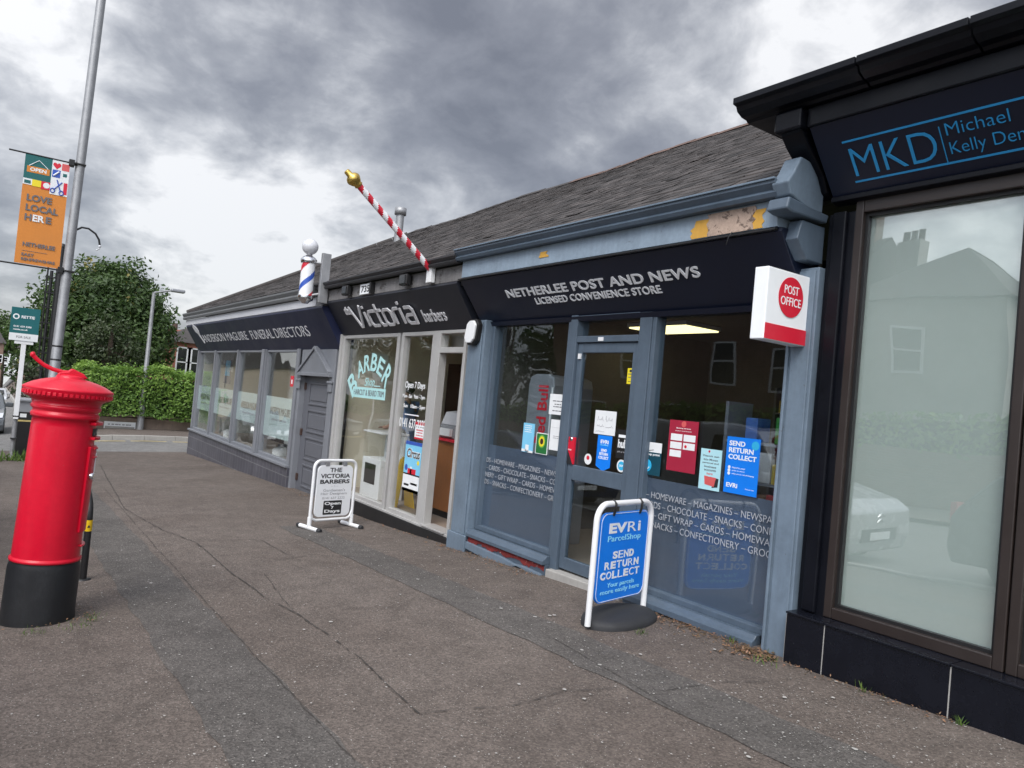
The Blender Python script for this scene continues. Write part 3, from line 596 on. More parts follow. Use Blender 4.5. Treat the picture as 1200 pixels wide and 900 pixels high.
# rounded square lettering built from strokes
STROKES = {'V': (1.0, [[(0, 1), (.42, 0), (.52, 0), (.9, 1)]]), 'i': (.3, [[(.12, 0), (.12, .68)], [(.12, .84), (.12, .96)]]),
           'c': (.66, [[(.6, .68), (.2, .68), (.08, .56), (.08, .12), (.2, 0), (.6, 0)]]), 't': (.5, [[(.15, .98), (.15, .12), (.25, 0), (.46, 0)], [(0, .68), (.46, .68)]]),
           'o': (.74, [[(.2, .68), (.52, .68), (.64, .56), (.64, .12), (.52, 0), (.2, 0), (.08, .12), (.08, .56), (.2, .68)]]),
           'r': (.5, [[(.08, 0), (.08, .56), (.2, .68), (.46, .68)]]), 'a': (.72, [[(.14, .68), (.5, .68), (.62, .56), (.62, 0), (.2, 0), (.08, .1), (.08, .26), (.2, .36), (.62, .36)]])}
def stroke_word(word, o, u, v, h, wd, th, n, m, parent, depth=.03):
    tot = sum(STROKES[c][0] for c in word); sx = wd / tot; mb = MB(); x = 0
    for c in word:
        adv, ls = STROKES[c]
        for l in ls:
            pts = [Vector(((x + a) * sx, b * h, 0)) for a, b in l]; Lp = []; Rp = []; closed = (pts[0] - pts[-1]).length < 1e-6
            P = pts[:-1] if closed else pts; k = len(P)
            for i, p in enumerate(P):
                d0 = (P[i] - P[i - 1]) if (i or closed) else None; d1 = (P[(i + 1) % k] - P[i]) if (i < k - 1 or closed) else None
                d0 = d0.normalized() if d0 else d1.normalized(); d1 = d1.normalized() if d1 else d0
                t = (d0 + d1).normalized(); nn = Vector((-t.y, t.x, 0)); s_ = th / 2 / max(.5, nn.dot(Vector((-d1.y, d1.x, 0)))); e = Vector((0, 0, 0))
                Lp.append(p + nn * s_); Rp.append(p - nn * s_)
            W = lambda q, d: Vector(o) + Vector(u) * q.x + Vector(v) * q.y + n * d
            for i in range(k if closed else k - 1):
                j = (i + 1) % k; mb.hexa([W(q, depth) for q in (Lp[i], Lp[j], Rp[j], Rp[i])], [W(q, depth - .02) for q in (Lp[i], Lp[j], Rp[j], Rp[i])])
        x += adv
    return obj('lettering', mb, m, parent)
a, b = on_v(416, 383.5), on_v(490, 379); cz = Vector((a.x, 0, 0))
base = lambda x, f: Vector((x, VL[0] + (VH[0] - VL[0]) * f, VL[1] + (VH[1] - VL[1]) * f))
stroke_word('Victoria', base(-10.48, .24) + nV * .004, XV, vV, .33, 1.98, .042, nV, LETS, fa)
text('the', LETS, fa, base(-10.70, .60) + nV * .003, XV, vV, .24, .13, depth=.02, bold=.01)
text('barbers', LETS, fa, base(-8.36, .22) + nV * .003, XV, vV, .56, .17, depth=.012, bold=.004)
obj('wall_band', MB().box(-11.58, -7.16, 4.19, 4.35, 2.846, 3.02), RENDER, bar, .004)
obj('wall_band_gap', MB().box(-11.58, -7.16, 4.24, 4.40, 2.8, 2.846), BLACKM, bar)
mb = MB(); gutter_profile(mb, -11.58, -7.16, 4.06, 3.03, 3.12); obj('gutter', mb, DGUT, bar)
roof_part(bar, FX1, BX1, False, 5)
obj('pilaster', MB().box(-7.27, -6.93, 4.41, 4.66, -.8, 2.42).box(-7.235, -6.965, 4.392, 4.41, .02, 2.40), BLUE, bar, .008)
obj('plinth_block', MB().box(-7.29, -6.91, 4.38, 4.41, -.8, .02), BLUE, bar, .008)
# window lettering
pa = at(415, 430, 4.545); z0 = 0
BB = lambda px, py: at(px, py, 4.545)
def arc_word(word, cx, cz, R, a0, a1, h, m, parent, y=4.546):
    mb = MB(); n = len(word)
    for i, ch in enumerate(word):
        a = math.radians(a0 + (a1 - a0) * (i + .5) / n); hh = h * (1.45 if i == 0 else 1 + .25 * (i == n - 1)); ww = .8 * h
        o = Vector((cx + R * math.sin(a) - ww / 2 * math.cos(a), y, cz + R * math.cos(a) + ww / 2 * math.sin(a) - (.10 if i == 0 else 0) - (hh - h) * .5)); u = Vector((math.cos(a), 0, -math.sin(a))); v = Vector((math.sin(a), 0, math.cos(a)))
        text_into(mb, ch, o, u, v, ww * (1.2 if i == 0 else 1), hh, bold=.02, depth=.002)
    return obj('lettering', mb, m, parent)
arc_word('BARBER', -10.17, 1.06, .74, -52, 47, .26, MINT, w)
text('Shop', MINT, w, (-10.36, 4.546, 1.53), Vector((1, 0, .05)), ZV, .34, .16, bold=.006, shear=.25)
obj('ribbon_line', MB().box(-10.02, -9.80, 4.546, 4.548, 1.575, 1.59), MINT, w)
q0, q1 = BB(413, 461), BB(451, 466)
rb = obj('ribbon_label', MB().hexa([(q0.x, 4.546, q0.z - .05), (q1.x, 4.546, q0.z - .05), (q1.x, 4.546, q0.z + .11), (q0.x, 4.546, q0.z + .11)], [(q0.x, 4.5475, q0.z - .05), (q1.x, 4.5475, q0.z - .05), (q1.x, 4.5475, q0.z + .11), (q0.x, 4.5475, q0.z + .11)]), MINT, w)
text('HAIRCUT & BEARD TRIM', LETD, w, (q0.x + .05, 4.545, q0.z - .01), XV, ZV, q1.x - q0.x - .1, .085)
for body, pxa, pya, pxb, pyb, hh in (('Open 7 Days', 475, 452, 498, 454, .115), ('Mon - Sat   9am - 7pm', 472, 462.5, 498, 465, .065), ('Sun   10am - 5pm', 473, 473.5, 498, 477, .065), ('0141 637 2222', 468, 495, 499, 498, .125)):
    a, b = BB(pxa, pya), BB(pxb, pyb); text(body, LETW, w2, (a.x, 4.546, min(a.z, b.z) - .05), XV, ZV, min(b.x, -8.33) - a.x, hh, bold=.01)
obj('flourish', MB().box(-8.95, -8.55, 4.546, 4.548, 1.235, 1.25), LETW, w2)
# ---------------- post office shop
PX0, PX1 = BX1, -2.9
po = thing('convenience_shop', 'blue framed post office and news shop with a dark navy fascia and flaking paintwork', 'shop', (-5, 4.5, gz(-5, 4.5)))
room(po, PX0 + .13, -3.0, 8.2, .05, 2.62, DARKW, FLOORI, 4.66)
YF0, YF1 = 4.5, 4.62
HZ = 2.42
def zat(z): return z
w = obj('window', frame_rect(MB(), -6.92, -5.53, .10, HZ, .05, YF0, YF1, .05, .04), BLUED, po, .006); pane(w, -6.88, -5.57, .14, 2.39, 4.555, GLASSD)
obj('vinyl_panel', MB().box(-6.875, -5.575, 4.563, 4.566, .145, 1.045), DECAL, w)
wR = obj('window', frame_rect(MB(), -4.46, -3.10, .08, HZ, .045, YF0, YF1, .05, .04), BLUED, po, .006); pane(wR, -4.42, -3.14, .12, 2.39, 4.555, GLASSD)
obj('vinyl_panel', MB().box(-4.415, -3.145, 4.563, 4.566, .125, 1.01), DECAL, wR)
ROWS = [('DS \u2013 HOMEWARE \u2013 MAGAZINES \u2013 NEWSPAPERS', .155), ('\u2013 CARDS \u2013 CHOCOLATE \u2013 SNACKS \u2013 CONFECTION', .155), ('NERY \u2013 GIFT WRAP \u2013 CARDS \u2013 HOMEWARE \u2013 GI', .155), ('DS \u2013 SNACKS \u2013 CONFECTIONERY \u2013 GROCERIES', .155)]
for (par, xa, xb, zt, off, sc) in ((w, -6.875, -5.575, .93, -.12, 1.), (wR, -4.415, -3.145, .93, -.18, 1.)):
    for i, (s_, dz) in enumerate(ROWS):
        mb = text_into(MB(), s_, (xa + (.01 if par is w else -.09), 4.549, .85 - i * .08), XV, ZV, .0385 * len(s_), .052, bold=-.008, depth=.001, clip=[((xa + .005, 0, 0), (-1, 0, 0)), ((xb - .005, 0, 0), (1, 0, 0))]); obj('lettering', mb, LETV, par)
# door and its frame
frm = MB().box(-5.53, -5.43, 4.485, 4.63, -.06, HZ).box(-4.61, -4.465, 4.495, 4.63, -.03, HZ).box(-5.43, -4.61, 4.492, 4.63, 2.155, 2.215).box(-5.43, -4.61, 4.492, 4.63, 2.385, HZ)
fr = obj('door_frame', frm, BLUED, po, .006); pane(fr, -5.43, -4.62, 2.215, 2.385, 4.56, GLASSD)
obj('sensor_tag', MB().box(-5.12, -5.05, 4.486, 4.492, 2.165, 2.2), WHITEP, fr)
dm = frame_rect(MB(), -5.425, -4.615, .02, 2.15, .065, 4.515, 4.565, .11, .09).box(-5.36, -4.68, 4.515, 4.565, .86, 1.0)
do = obj('door', dm, BLUED, po, .006); pane(do, -5.36, -4.68, 1.0, 2.06, 4.535, GLASSD); pane(do, -5.36, -4.68, .13, .86, 4.535, GLASSD)
obj('lock', MB().lathe([(.022, 0), (.022, .012), (.012, .02)], (-5.392, 4.515, 1.24), 14, (0, -1, 0)), CHROME, do)
obj('door_closer', MB().box(-5.40, -5.365, 4.50, 4.515, 2.0, 2.05), WHITEP, do)
obj('doorstep', MB().hexa([(-5.5, 4.42, -.3), (-4.5, 4.42, -.3), (-4.5, 4.42, .018), (-5.5, 4.42, -.005)], [(-5.5, 4.66, -.3), (-4.5, 4.66, -.3), (-4.5, 4.66, .018), (-5.5, 4.66, -.005)]), CONC, po, .01)
# sills and rotten plinths
sl = MB(); sl.yz([(4.40, .02), (4.40, .055), (4.43, .075), (4.45, .10), (4.5, .10), (4.5, .02)], -6.93, -5.53); obj('sill', sl, BLUED, po, .004)
sl = MB(); sl.yz([(4.40, .0), (4.40, .045), (4.43, .06), (4.45, .085), (4.5, .085), (4.5, .0)], -4.46, -3.16); obj('sill', sl, BLUED, po, .004)
obj('plinth', MB().hexa([(-6.93, 4.44, -.5), (-5.53, 4.44, -.5), (-5.53, 4.44, .019), (-6.93, 4.44, .019)], [(-6.93, 4.6, -.5), (-5.53, 4.6, -.5), (-5.53, 4.6, .019), (-6.93, 4.6, .019)]), BLUED, po, .006)
obj('plinth', MB().hexa([(-4.46, 4.43, -.5), (-3.16, 4.43, -.5), (-3.16, 4.43, -.001), (-4.46, 4.43, -.001)], [(-4.46, 4.6, -.5), (-3.16, 4.6, -.5), (-3.16, 4.6, -.001), (-4.46, 4.6, -.001)]), BLUED, po, .006)
rnd = random.Random(11); mb = MB(); N_ = 46; U = []; D = []
for i in range(N_ + 1):
    x = -6.92 + 1.38 * i / N_; top_ = .012 - .004 * i / N_ + rnd.uniform(-.006, .004); bot = top_ - .045 - .012 * math.sin(i * .55) + rnd.uniform(-.014, .008); U.append((x, 4.432 + rnd.uniform(-.004, .004), top_)); D.append((x, 4.432 + rnd.uniform(-.004, .004), bot))
mb.add(U + D + [(x, y + .03, z) for x, y, z in U] + [(x, y + .03, z) for x, y, z in D], [(i, i + 1, N_ + 2 + i, N_ + 1 + i) for i in range(N_)] + [(i, i + 1, 2 * N_ + 3 + i, 2 * N_ + 2 + i) for i in range(N_)] + [(N_ + 1 + i, N_ + 2 + i, 3 * N_ + 4 + i, 3 * N_ + 3 + i) for i in range(N_)])
obj('rotten_timber', mb, REDR, po)
lowb = [(-6.93, -.115), (-6.93, -.04), (-6.2, -.055), (-6.0, -.075), (-5.85, -.06), (-5.55, -.07), (-5.55, -.105), (-5.62, -.12), (-5.72, -.125), (-5.78, -.095), (-5.95, -.085), (-6.05, -.13), (-6.4, -.15)]
obj('bottom_board', MB().prism([(x, 4.40, z) for x, z in lowb], (0, .04, 0)), BLUE, po, .006)
# right pilaster with its broken console
obj('pilaster', MB().box(-3.09, -2.89, 4.42, 4.66, -.6, 2.62).box(-3.05, -2.91, 4.408, 4.42, .0, 2.6).box(-3.087, -3.065, 4.400, 4.42, -.1, 2.5), BLUE, po, .008)
PL, PH = (4.5, 2.40), (4.17, 2.83)
fa = fascia(po, -7.16, -3.03, PL, PH, NAVY); vP = slope_uv(PL, PH); nP = XV.cross(vP)
obj('fascia_trim', MB().yz([(4.495, 2.36), (4.47, 2.40), (4.475, 2.40), (4.56, 2.40), (4.56, 2.36)], -7.0, -3.05), NAVY, po)
obj('fascia_capping', MB().yz([(4.135, 2.835), (4.135, 2.85), (4.3, 2.861), (4.3, 2.84)], -7.17, -3.06), BLACKM, po, .003)
def on_p(px, py): return atslope(px, py, PL, PH)
a, b = on_p(596, 354), on_p(819.5, 319); fz = lambda z: base_p(z)
def base_p(x, f): return Vector((x, PL[0] + (PH[0] - PL[0]) * f, PL[1] + (PH[1] - PL[1]) * f)) + nP * .002
fA = (on_p(596, 349).z - PL[1]) / (PH[1] - PL[1]); fB = (on_p(629.5, 356.5).z - PL[1]) / (PH[1] - PL[1])
text('NETHERLEE POST AND NEWS', LETG, fa, base_p(on_p(594.5, 345).x, fA), XV, vP, on_p(820, 318).x - on_p(594.5, 345).x, (on_p(592.8, 339.8) - on_p(596, 349)).length, bold=.018, spacing=1.05, depth=.008)
text('LICENSED CONVENIENCE STORE', LETG, fa, base_p(on_p(629, 354).x, fB), XV, vP, on_p(775, 338).x - on_p(629, 354).x, .072, bold=.012, spacing=1.05, depth=.008)
bd = obj('painted_board', MB().box(-7.13, -3.06, 4.16, 4.3, 2.862, 3.045), BLUEP, po, .003)
def irregular(x0, x1, z0, z1, amp, n, y, t, seed):
    r = random.Random(seed); pts = [(x0 + (x1 - x0) * i / n, z0) for i in range(n)] + [(x1 + r.uniform(-amp, amp), z0 + (z1 - z0) * i / n) for i in range(n)] + [(x1 - (x1 - x0) * i / n, z1) for i in range(n)] + [(x0 + r.uniform(-amp, amp), z1 - (z1 - z0) * i / n) for i in range(n)]
    return MB().prism([(x, y, z) for x, z in pts], (0, t, 0))
xw0, xw1 = at(827, 270, 4.155).x, at(884, 255, 4.155).x
obj('yellow_filler', irregular(at(811, 272, 4.155).x, at(897, 255, 4.155).x, 2.868, 3.0, .035, 6, 4.156, .006, 4), FILLER, bd)
obj('bare_wood', irregular(xw0 + .02, xw1, 2.866, 3.03, .018, 7, 4.152, .006, 9), WOODB, bd)
obj('bare_wood', irregular(at(632, 300, 4.155).x, at(641, 300, 4.155).x, 2.93, 2.985, .02, 4, 4.155, .006, 2), FILLER, bd)
mb = MB(); gutter_profile(mb, -7.17, -3.03, 4.06, 3.046, 3.15); obj('gutter', mb, BLUED, po); obj('gutter_lip', MB().box(-7.17, -3.03, 4.045, 4.08, 3.15, 3.165), BLUE, po, .003)
roof_part(po, BX1, -2.86, False, 8)
cs = obj('console', MB().prism([(-3.06, 4.12, 3.20), (-3.06, 4.06, 3.12), (-3.06, 4.10, 3.04), (-3.06, 4.30, 2.99), (-3.06, 4.46, 2.99), (-3.06, 4.46, 3.14), (-3.06, 4.30, 3.30), (-3.06, 4.18, 3.31)], (.13, 0, 0)), BLUE, po, .01)
mb = MB(); mb.prism([(-3.075, 4.07, 3.02), (-3.075, 4.05, 2.94), (-3.075, 4.12, 2.925), (-3.075, 4.50, 2.93), (-3.075, 4.52, 2.99), (-3.075, 4.3, 3.0)], (.16, 0, 0)); obj('console_lead', mb, BLUED, cs, .012)
obj('console_panel', MB().prism([(-3.04, 4.26, 2.91), (-3.04, 4.22, 2.78), (-3.04, 4.34, 2.66), (-3.04, 4.52, 2.66), (-3.04, 4.52, 2.91)], (.10, 0, 0)), BLUED, cs, .006)
obj('dangling_wire', MB().tube([(-3.42, 4.15, 2.87), (-3.43, 4.13, 2.83), (-3.45, 4.135, 2.78)], .004, 5), BLACKM, po)
# ---------------- dentist
DX0, DX1 = -2.885, 2.2
de = thing('dental_shop', 'black fronted dental practice with a large frosted window and blue lettering at the near end', 'shop', (-1, 4.5, gz(-1, 4.5)))
obj('side_pier', MB().box(DX0, -2.69, 4.47, 4.9, -.4, 2.98), BLACK, de, .01)
obj('pilaster', MB().box(-2.84, -2.745, 4.44, 4.47, .36, 2.98), BLACK, de, .01)
obj('side_wall', MB().box(-2.88, -2.74, 4.9, 9.2, -.3, 3.6), ROUGHC, de)
obj('back_wall', MB().box(DX0, DX1, 8, 8.1, -.3, 3.3), PALEW, de)
zc = .36
bs = MB(); xs = [-2.87, -2.60, -1.86, -1.12, -.38, .36, 1.1, 1.84, 2.2]
for a, b in zip(xs, xs[1:]): bs.box(a + .004, b - .004, 4.335, 4.66, -.4 if a > -2.5 else .02, .335)
tb = obj('tiled_base', bs, BTILE, de, .003)
obj('grout', MB().box(-2.87, 2.2, 4.339, 4.655, -.42, .333), GROUT, tb)
tt = MB()
for a, b in zip(xs, xs[1:]): tt.box(a + .003, b - .003, 4.325, 4.52, .339, .352)
obj('ledge_tile', tt, BTILE, tb, .002)
obj('lower_tile', MB().box(-2.866, -2.604, 4.336, 4.40, -.3, .012).box(-2.596, -1.9, 4.336, 4.40, -.3, .004), BTILE, tb)
wd = obj('window', frame_rect(MB(), -2.70, -1.665, .353, 3.06, .055, 4.47, 4.6, .07, .10), BROWNF, de, .006)
pane(wd, -2.645, -1.72, .42, 2.96, 4.54, GLASSM); obj('privacy_film', MB().box(-2.645, -1.72, 4.552, 4.555, .42, 2.96), FROSTW, wd)
obj('glazing_bead', frame_rect(MB(), -2.645, -1.72, .423, 2.96, .02, 4.505, 4.54), BLACKM, wd)
w3 = obj('window', frame_rect(MB(), -1.655, 1.2, .353, 3.06, .055, 4.47, 4.6, .07, .10), BROWNF, de, .006)
pane(w3, -1.60, 1.145, .42, 2.96, 4.54, GLASSM); obj('privacy_film', MB().box(-1.60, 1.145, 4.552, 4.555, .42, 2.96), FROSTW, w3); obj('glazing_bead', frame_rect(MB(), -1.60, 1.145, .423, 2.96, .02, 4.505, 4.54), BLACKM, w3)
obj('end_pier', MB().box(1.2, DX1, 4.47, 4.9, -.1, 3.1), BLACK, de)
ML, MH = (4.46, 3.06), (4.12, 3.46)
fb = obj('fascia', MB().yz([ML, MH, (4.6, 3.46), (4.6, 3.06)], -2.85, DX1), NAVY, de, .004)
obj('fascia_bead', MB().yz([(4.42, 3.045), (4.42, 3.075), (4.44, 3.085), (4.5, 3.06), (4.5, 3.03)], -2.85, DX1), BLACK, de, .004)
vM = slope_uv(ML, MH); nM = XV.cross(vM)
def on_m(px, py): return atslope(px, py, ML, MH) + nM * .002
def bar_m(p, q, th): a, b = on_m(*p), on_m(*q); d = (b - a).normalized(); vv = nM.cross(d).normalized() * th; return MB().hexa([a, b, b + vv, a + vv], [a - nM * .006, b - nM * .006, b + vv - nM * .006, a + vv - nM * .006])
t0, t1 = on_m(987, 168), on_m(1200, 113); zt = t0.z
k = lambda f: Vector((0, ML[0] + (MH[0] - ML[0]) * f, ML[1] + (MH[1] - ML[1]) * f)) + nM * .003
fT = (on_m(987, 168).z - ML[1]) / (MH[1] - ML[1]); fBm = (on_m(1003, 214).z - ML[1]) / (MH[1] - ML[1])
for f, xa in ((fT, on_m(987, 168).x), (fBm, on_m(1003, 214).x)):
    a = k(f) + Vector((xa, 0, 0)); mb = MB().hexa([a, a + XV * 3.4, a + XV * 3.4 + vM * .012, a + vM * .012], [q - nM * .006 for q in (a, a + XV * 3.4, a + XV * 3.4 + vM * .012, a + vM * .012)]); obj('lettering_rule', mb, LETB, fb)
fM = (on_m(1004, 206).z - ML[1]) / (MH[1] - ML[1]); xm0 = on_m(1004, 206).x; xm1 = on_m(1101, 180).x; hM = (on_m(1070, 155) - on_m(1072, 190)).length
text('MKD', LETB, fb, k(fM) + Vector((xm0, 0, 0)), XV, vM, xm1 - xm0, hM, bold=-.012)
a = k(fM - .06) + Vector((xm1 + .03, 0, 0)); obj('lettering_rule', MB().hexa([a, a + XV * .005, a + XV * .005 + vM * .22, a + vM * .22], [q - nM * .006 for q in (a, a + XV * .005, a + XV * .005 + vM * .22, a + vM * .22)]), LETB, fb)
fU = (on_m(1112, 158).z - ML[1]) / (MH[1] - ML[1]); fD = (on_m(1116, 180).z - ML[1]) / (MH[1] - ML[1]); xt = xm1 + .065; w1 = on_m(1187, 140).x - on_m(1112, 158).x
text('Michael', LETB, fb, k(fU) + Vector((xt, 0, 0)), XV, vM, w1, None, bold=-.012, cap=.078); text('Kelly Dental Care', LETB, fb, k(fD) + Vector((xt, 0, 0)), XV, vM, w1 * 2.16, None, bold=-.012, cap=.078)
obj('frieze', MB().box(-2.86, DX1, 4.10, 4.5, 3.461, 3.584), BLACK, de, .008)
cm = MB(); rnd = random.Random(5)
prof = [(4.2, 3.585), (4.07, 3.585), (4.05, 3.60), (4.0, 3.605), (3.95, 3.63), (3.935, 3.66), (3.90, 3.668), (3.90, 3.71), (4.5, 3.74), (4.5, 3.585)]
for a, b in ((-3.30, -2.44), (-2.43, -1.83), (-1.82, -.9), (-.89, .6), (.61, 2.2)): dz = rnd.uniform(-.004, .006); cm.yz([(y, z + dz) for y, z in prof], a, b)
obj('cornice', cm, BLACK, de, .003)
mb = MB(); x0_, x1_ = -3.045, -2.885
mb.prism([(x0_, 4.07, 3.58), (x0_, 4.07, 3.46), (x0_, 4.10, 3.44), (x0_, 4.16, 3.38), (x0_, 4.27, 3.30), (x0_, 4.37, 3.22), (x0_, 4.43, 3.12), (x0_, 4.50, 3.09), (x0_, 4.6, 3.09), (x0_, 4.6, 3.58)], (x1_ - x0_, 0, 0)); br = obj('bracket', mb, BLACK, de, .012)
obj('bracket_head', MB().box(x0_ - .02, x1_ + .02, 4.045, 4.16, 3.45, 3.583), BLACK, br, .014)
mb = MB().add([(-2.9, 4.3, 3.78), (DX1, 4.3, 3.78), (DX1, 8.6, 4.1), (-2.9, 8.6, 4.1)], [(0, 1, 2, 3)]); mb.add([(-2.9, 4.3, 3.7), (DX1, 4.3, 3.7), (DX1, 8.6, 4.0), (-2.9, 8.6, 4.0)], [(3, 2, 1, 0)]); obj('flat_roof', mb, DGUT, de)
# ------------------------------------------------------------------ things fixed to the shops
def alabel(t, s): t['label'] = s
# projecting post office box sign (faces along the street)
s0 = Vector((-2.99, 4.0, 2.33))
po_s = thing('hanging_sign', 'white box sign with a red disc hung on the blue pilaster', 'sign', (-3.0, 4.42, 2.33))
obj('sign_case', MB().box(-3.055, -2.95, 3.965, 4.46, 2.085, 2.552), WHITES, po_s, .006)
fxp = -2.9475
obj('disc', disc((fxp, 4.215, 2.385), .132, (1, 0, 0), .002, 40), REDS, po_s)
ptxt = lambda b, y0, z0, w, h: text(b, LETW, po_s, (fxp + .003, y0, z0), YV, ZV, w, h, bold=.004, depth=.001)
ptxt('POST', 4.138, 2.405, .155, .056); ptxt('OFFICE', 4.107, 2.328, .216, .056)
obj('red_band', MB().box(fxp - .001, fxp + .002, 3.97, 4.455, 2.09, 2.19), REDS, po_s)
obj('fixing_bracket', MB().box(-3.04, -2.97, 4.44, 4.50, 2.48, 2.53), GALV, po_s, .003); obj('fixing_bracket', MB().box(-3.04, -2.97, 4.44, 4.50, 2.12, 2.17), GALV, po_s, .003)
# striped barber pole
b0 = Vector((-7.84, 4.17, 3.0)); tip = Vector((-7.84, 3.13, 3.80)); dv = (tip - b0); LN = dv.length; dn = dv.normalized()
bp = thing('barber_pole', 'long red and white striped pole with a gold finial angled out over the street', 'barber pole', b0)
q = dn.to_track_quat('Z', 'Y').to_matrix()
def striped(par, c, axis, r, L, cols, pitch, wid, n=28, m=80):
    """helical stripes: one mesh per colour, cut from the same tube"""
    Q = Vector(axis).normalized().to_track_quat('Z', 'Y').to_matrix(); mbs = {k: MB() for k, _ in cols}
    for i in range(m):
        for j in range(n):
            ph = ((i + .5) / m * L / pitch - (j + .5) / n) % 1.0; acc = 0; key = cols[-1][0]
            for k_, w_ in cols:
                acc += w_
                if ph < acc: key = k_; break
            P = lambda a, b: Vector(c) + Q @ Vector((r * math.cos(2 * math.pi * a / n), r * math.sin(2 * math.pi * a / n), L * b / m)); mbs[key].quad(P(j, i), P(j + 1, i), P(j + 1, i + 1), P(j, i + 1), smooth=True)
    return mbs
obj('wall_plate', MB().box(-7.90, -7.78, 4.12, 4.18, 2.86, 3.10), WHITEP, bp, .006)
ms = striped(bp, b0, dn, .037, LN, [('w', .5), ('r', .5)], .165, .5)
for k_, m_ in (('w', WHITEP), ('r', STRR)): tag(obj('white_stripe' if k_ == 'w' else 'red_stripe', ms[k_], m_, bp))
obj('finial', MB().lathe([(.036, -.03), (.052, -.015), (.045, .0), (.062, .025), (.08, .06), (.08, .085), (.062, .115), (.036, .13), (.034, .18), (.026, .19), (1e-4, .192)], tip, 24, dn), GOLD, bp)
# lamp style barber pole
bl = thing('barber_lamp', 'stubby striped barber lamp with white globe and chrome caps above the funeral fascia end', 'barber lamp', (-11.3, 4.12, 2.9))
c = Vector((-11.36, 3.86, 2.86))
obj('bracket', MB().box(-11.27, -11.20, 4.02, 4.16, 2.80, 3.58), GALV, bl, .006)
obj('bracket_arm', MB().tube([(-11.24, 4.08, 3.42), c + Vector((.05, .05, .56))], .018, 8).tube([(-11.24, 4.08, 2.95), c + Vector((.05, .05, .04))], .018, 8), GALV, bl)
obj('cap', MB().lathe([(1e-4, -.09), (.05, -.09), (.07, -.06), (.115, -.04), (.125, -.01), (.12, .03)], c, 28), CHROME, bl); obj('cap', MB().lathe([(.118, .54), (.125, .56), (.125, .60), (.10, .63), (.05, .66), (.045, .68)], c, 28), CHROME, bl)
ms = striped(bl, c + Vector((0, 0, .03)), (0, 0, 1), .105, .51, [('w', .34), ('r', .16), ('w2', .34), ('b', .16)], .62, .5, 36, 60)
ms['w'].v, o_ = ms['w'].v, len(ms['w'].v); ms['w'].add(ms['w2'].v, ms['w2'].f, True)
for k_, m_, n_ in (('w', WHITEP, 'white_stripe'), ('r', STRR, 'red_stripe'), ('b', STRB, 'blue_stripe')): obj(n_, ms[k_], m_, bl)
obj('globe', MB().ball(c + Vector((0, 0, .80)), .125, 16), LAMPW, bl)
# number plate, small black lamps, alarm box
np_ = thing('number_sign', 'small white 735 number sign above the barbers fascia', 'sign', (-9.7, 4.18, 2.9))
obj('plate', MB().box(-9.93, -9.55, 4.15, 4.19, 2.855, 3.0), WHITES, np_, .003); text('735', LETK, np_, (-9.88, 4.149, 2.88), XV, ZV, .28, .095, bold=.02)
sides = MB().box(-9.549, -9.50, 4.12, 4.19, 2.85, 3.005); obj('black_end', sides, BLACKM, np_)
def spot(x, label):
    t = thing('security_lamp', label, 'lamp', (x, 4.19, 2.93), 0, 'black lamps on the grey band above the barbers')
    obj('lamp_body', MB().box(x - .10, x + .10, 4.08, 4.16, 2.87, 3.01), BLACKM, t, .015); obj('lens', MB().box(x - .075, x + .075, 4.072, 4.081, 2.89, 2.99), CARGL, t, .004); obj('mount', MB().box(x - .03, x + .03, 4.16, 4.20, 2.9, 2.98), BLACKM, t)
spot(-8.45, 'black box lamp right of the number sign'); spot(-10.35, 'black box lamp left of the number sign')
al = thing('alarm_box', 'white hexagonal alarm box at the top of the blue pilaster', 'alarm', (-7.1, 4.40, 2.28))
hexp = [(-7.20, 2.20), (-7.16, 2.38), (-7.10, 2.42), (-7.0, 2.42), (-6.95, 2.36), (-6.98, 2.18), (-7.04, 2.13), (-7.15, 2.13)]
obj('back_box', MB().prism([(x, 4.388, z) for x, z in hexp], (0, -.06, 0)), BLACKM, al, .006); obj('cover', MB().prism([(-7.085 + (x + 7.085) * .86, 4.327, 2.275 + (z - 2.275) * .86) for x, z in hexp], (0, -.03, 0)), WHITEP, al, .01)
fl = thing('flue_pipe', 'grey metal flue rising from the slate roof', 'flue', (-15.2, 7.5, 4.9))
fz0 = 3.13 + (5.9 - 3.13) * (7.4 - 4.12) / 4.88
fp = [atx(466, 284, -16.8), atx(468, 244, -16.8)]; fy = fp[0].y; fzz = 3.13 + 2.8 * (fy - 4.12) / 4.88
obj('pipe', MB().lathe([(.10, -.3), (.10, 1.2)], (-16.8, fy, fp[1].z - 1.2), 16), GALV, fl); obj('cowl', MB().lathe([(.10, 0), (.145, .0), (.145, .17), (.10, .18), (1e-4, .18)], (-16.8, fy, fp[1].z - .16), 16), GALV, fl)

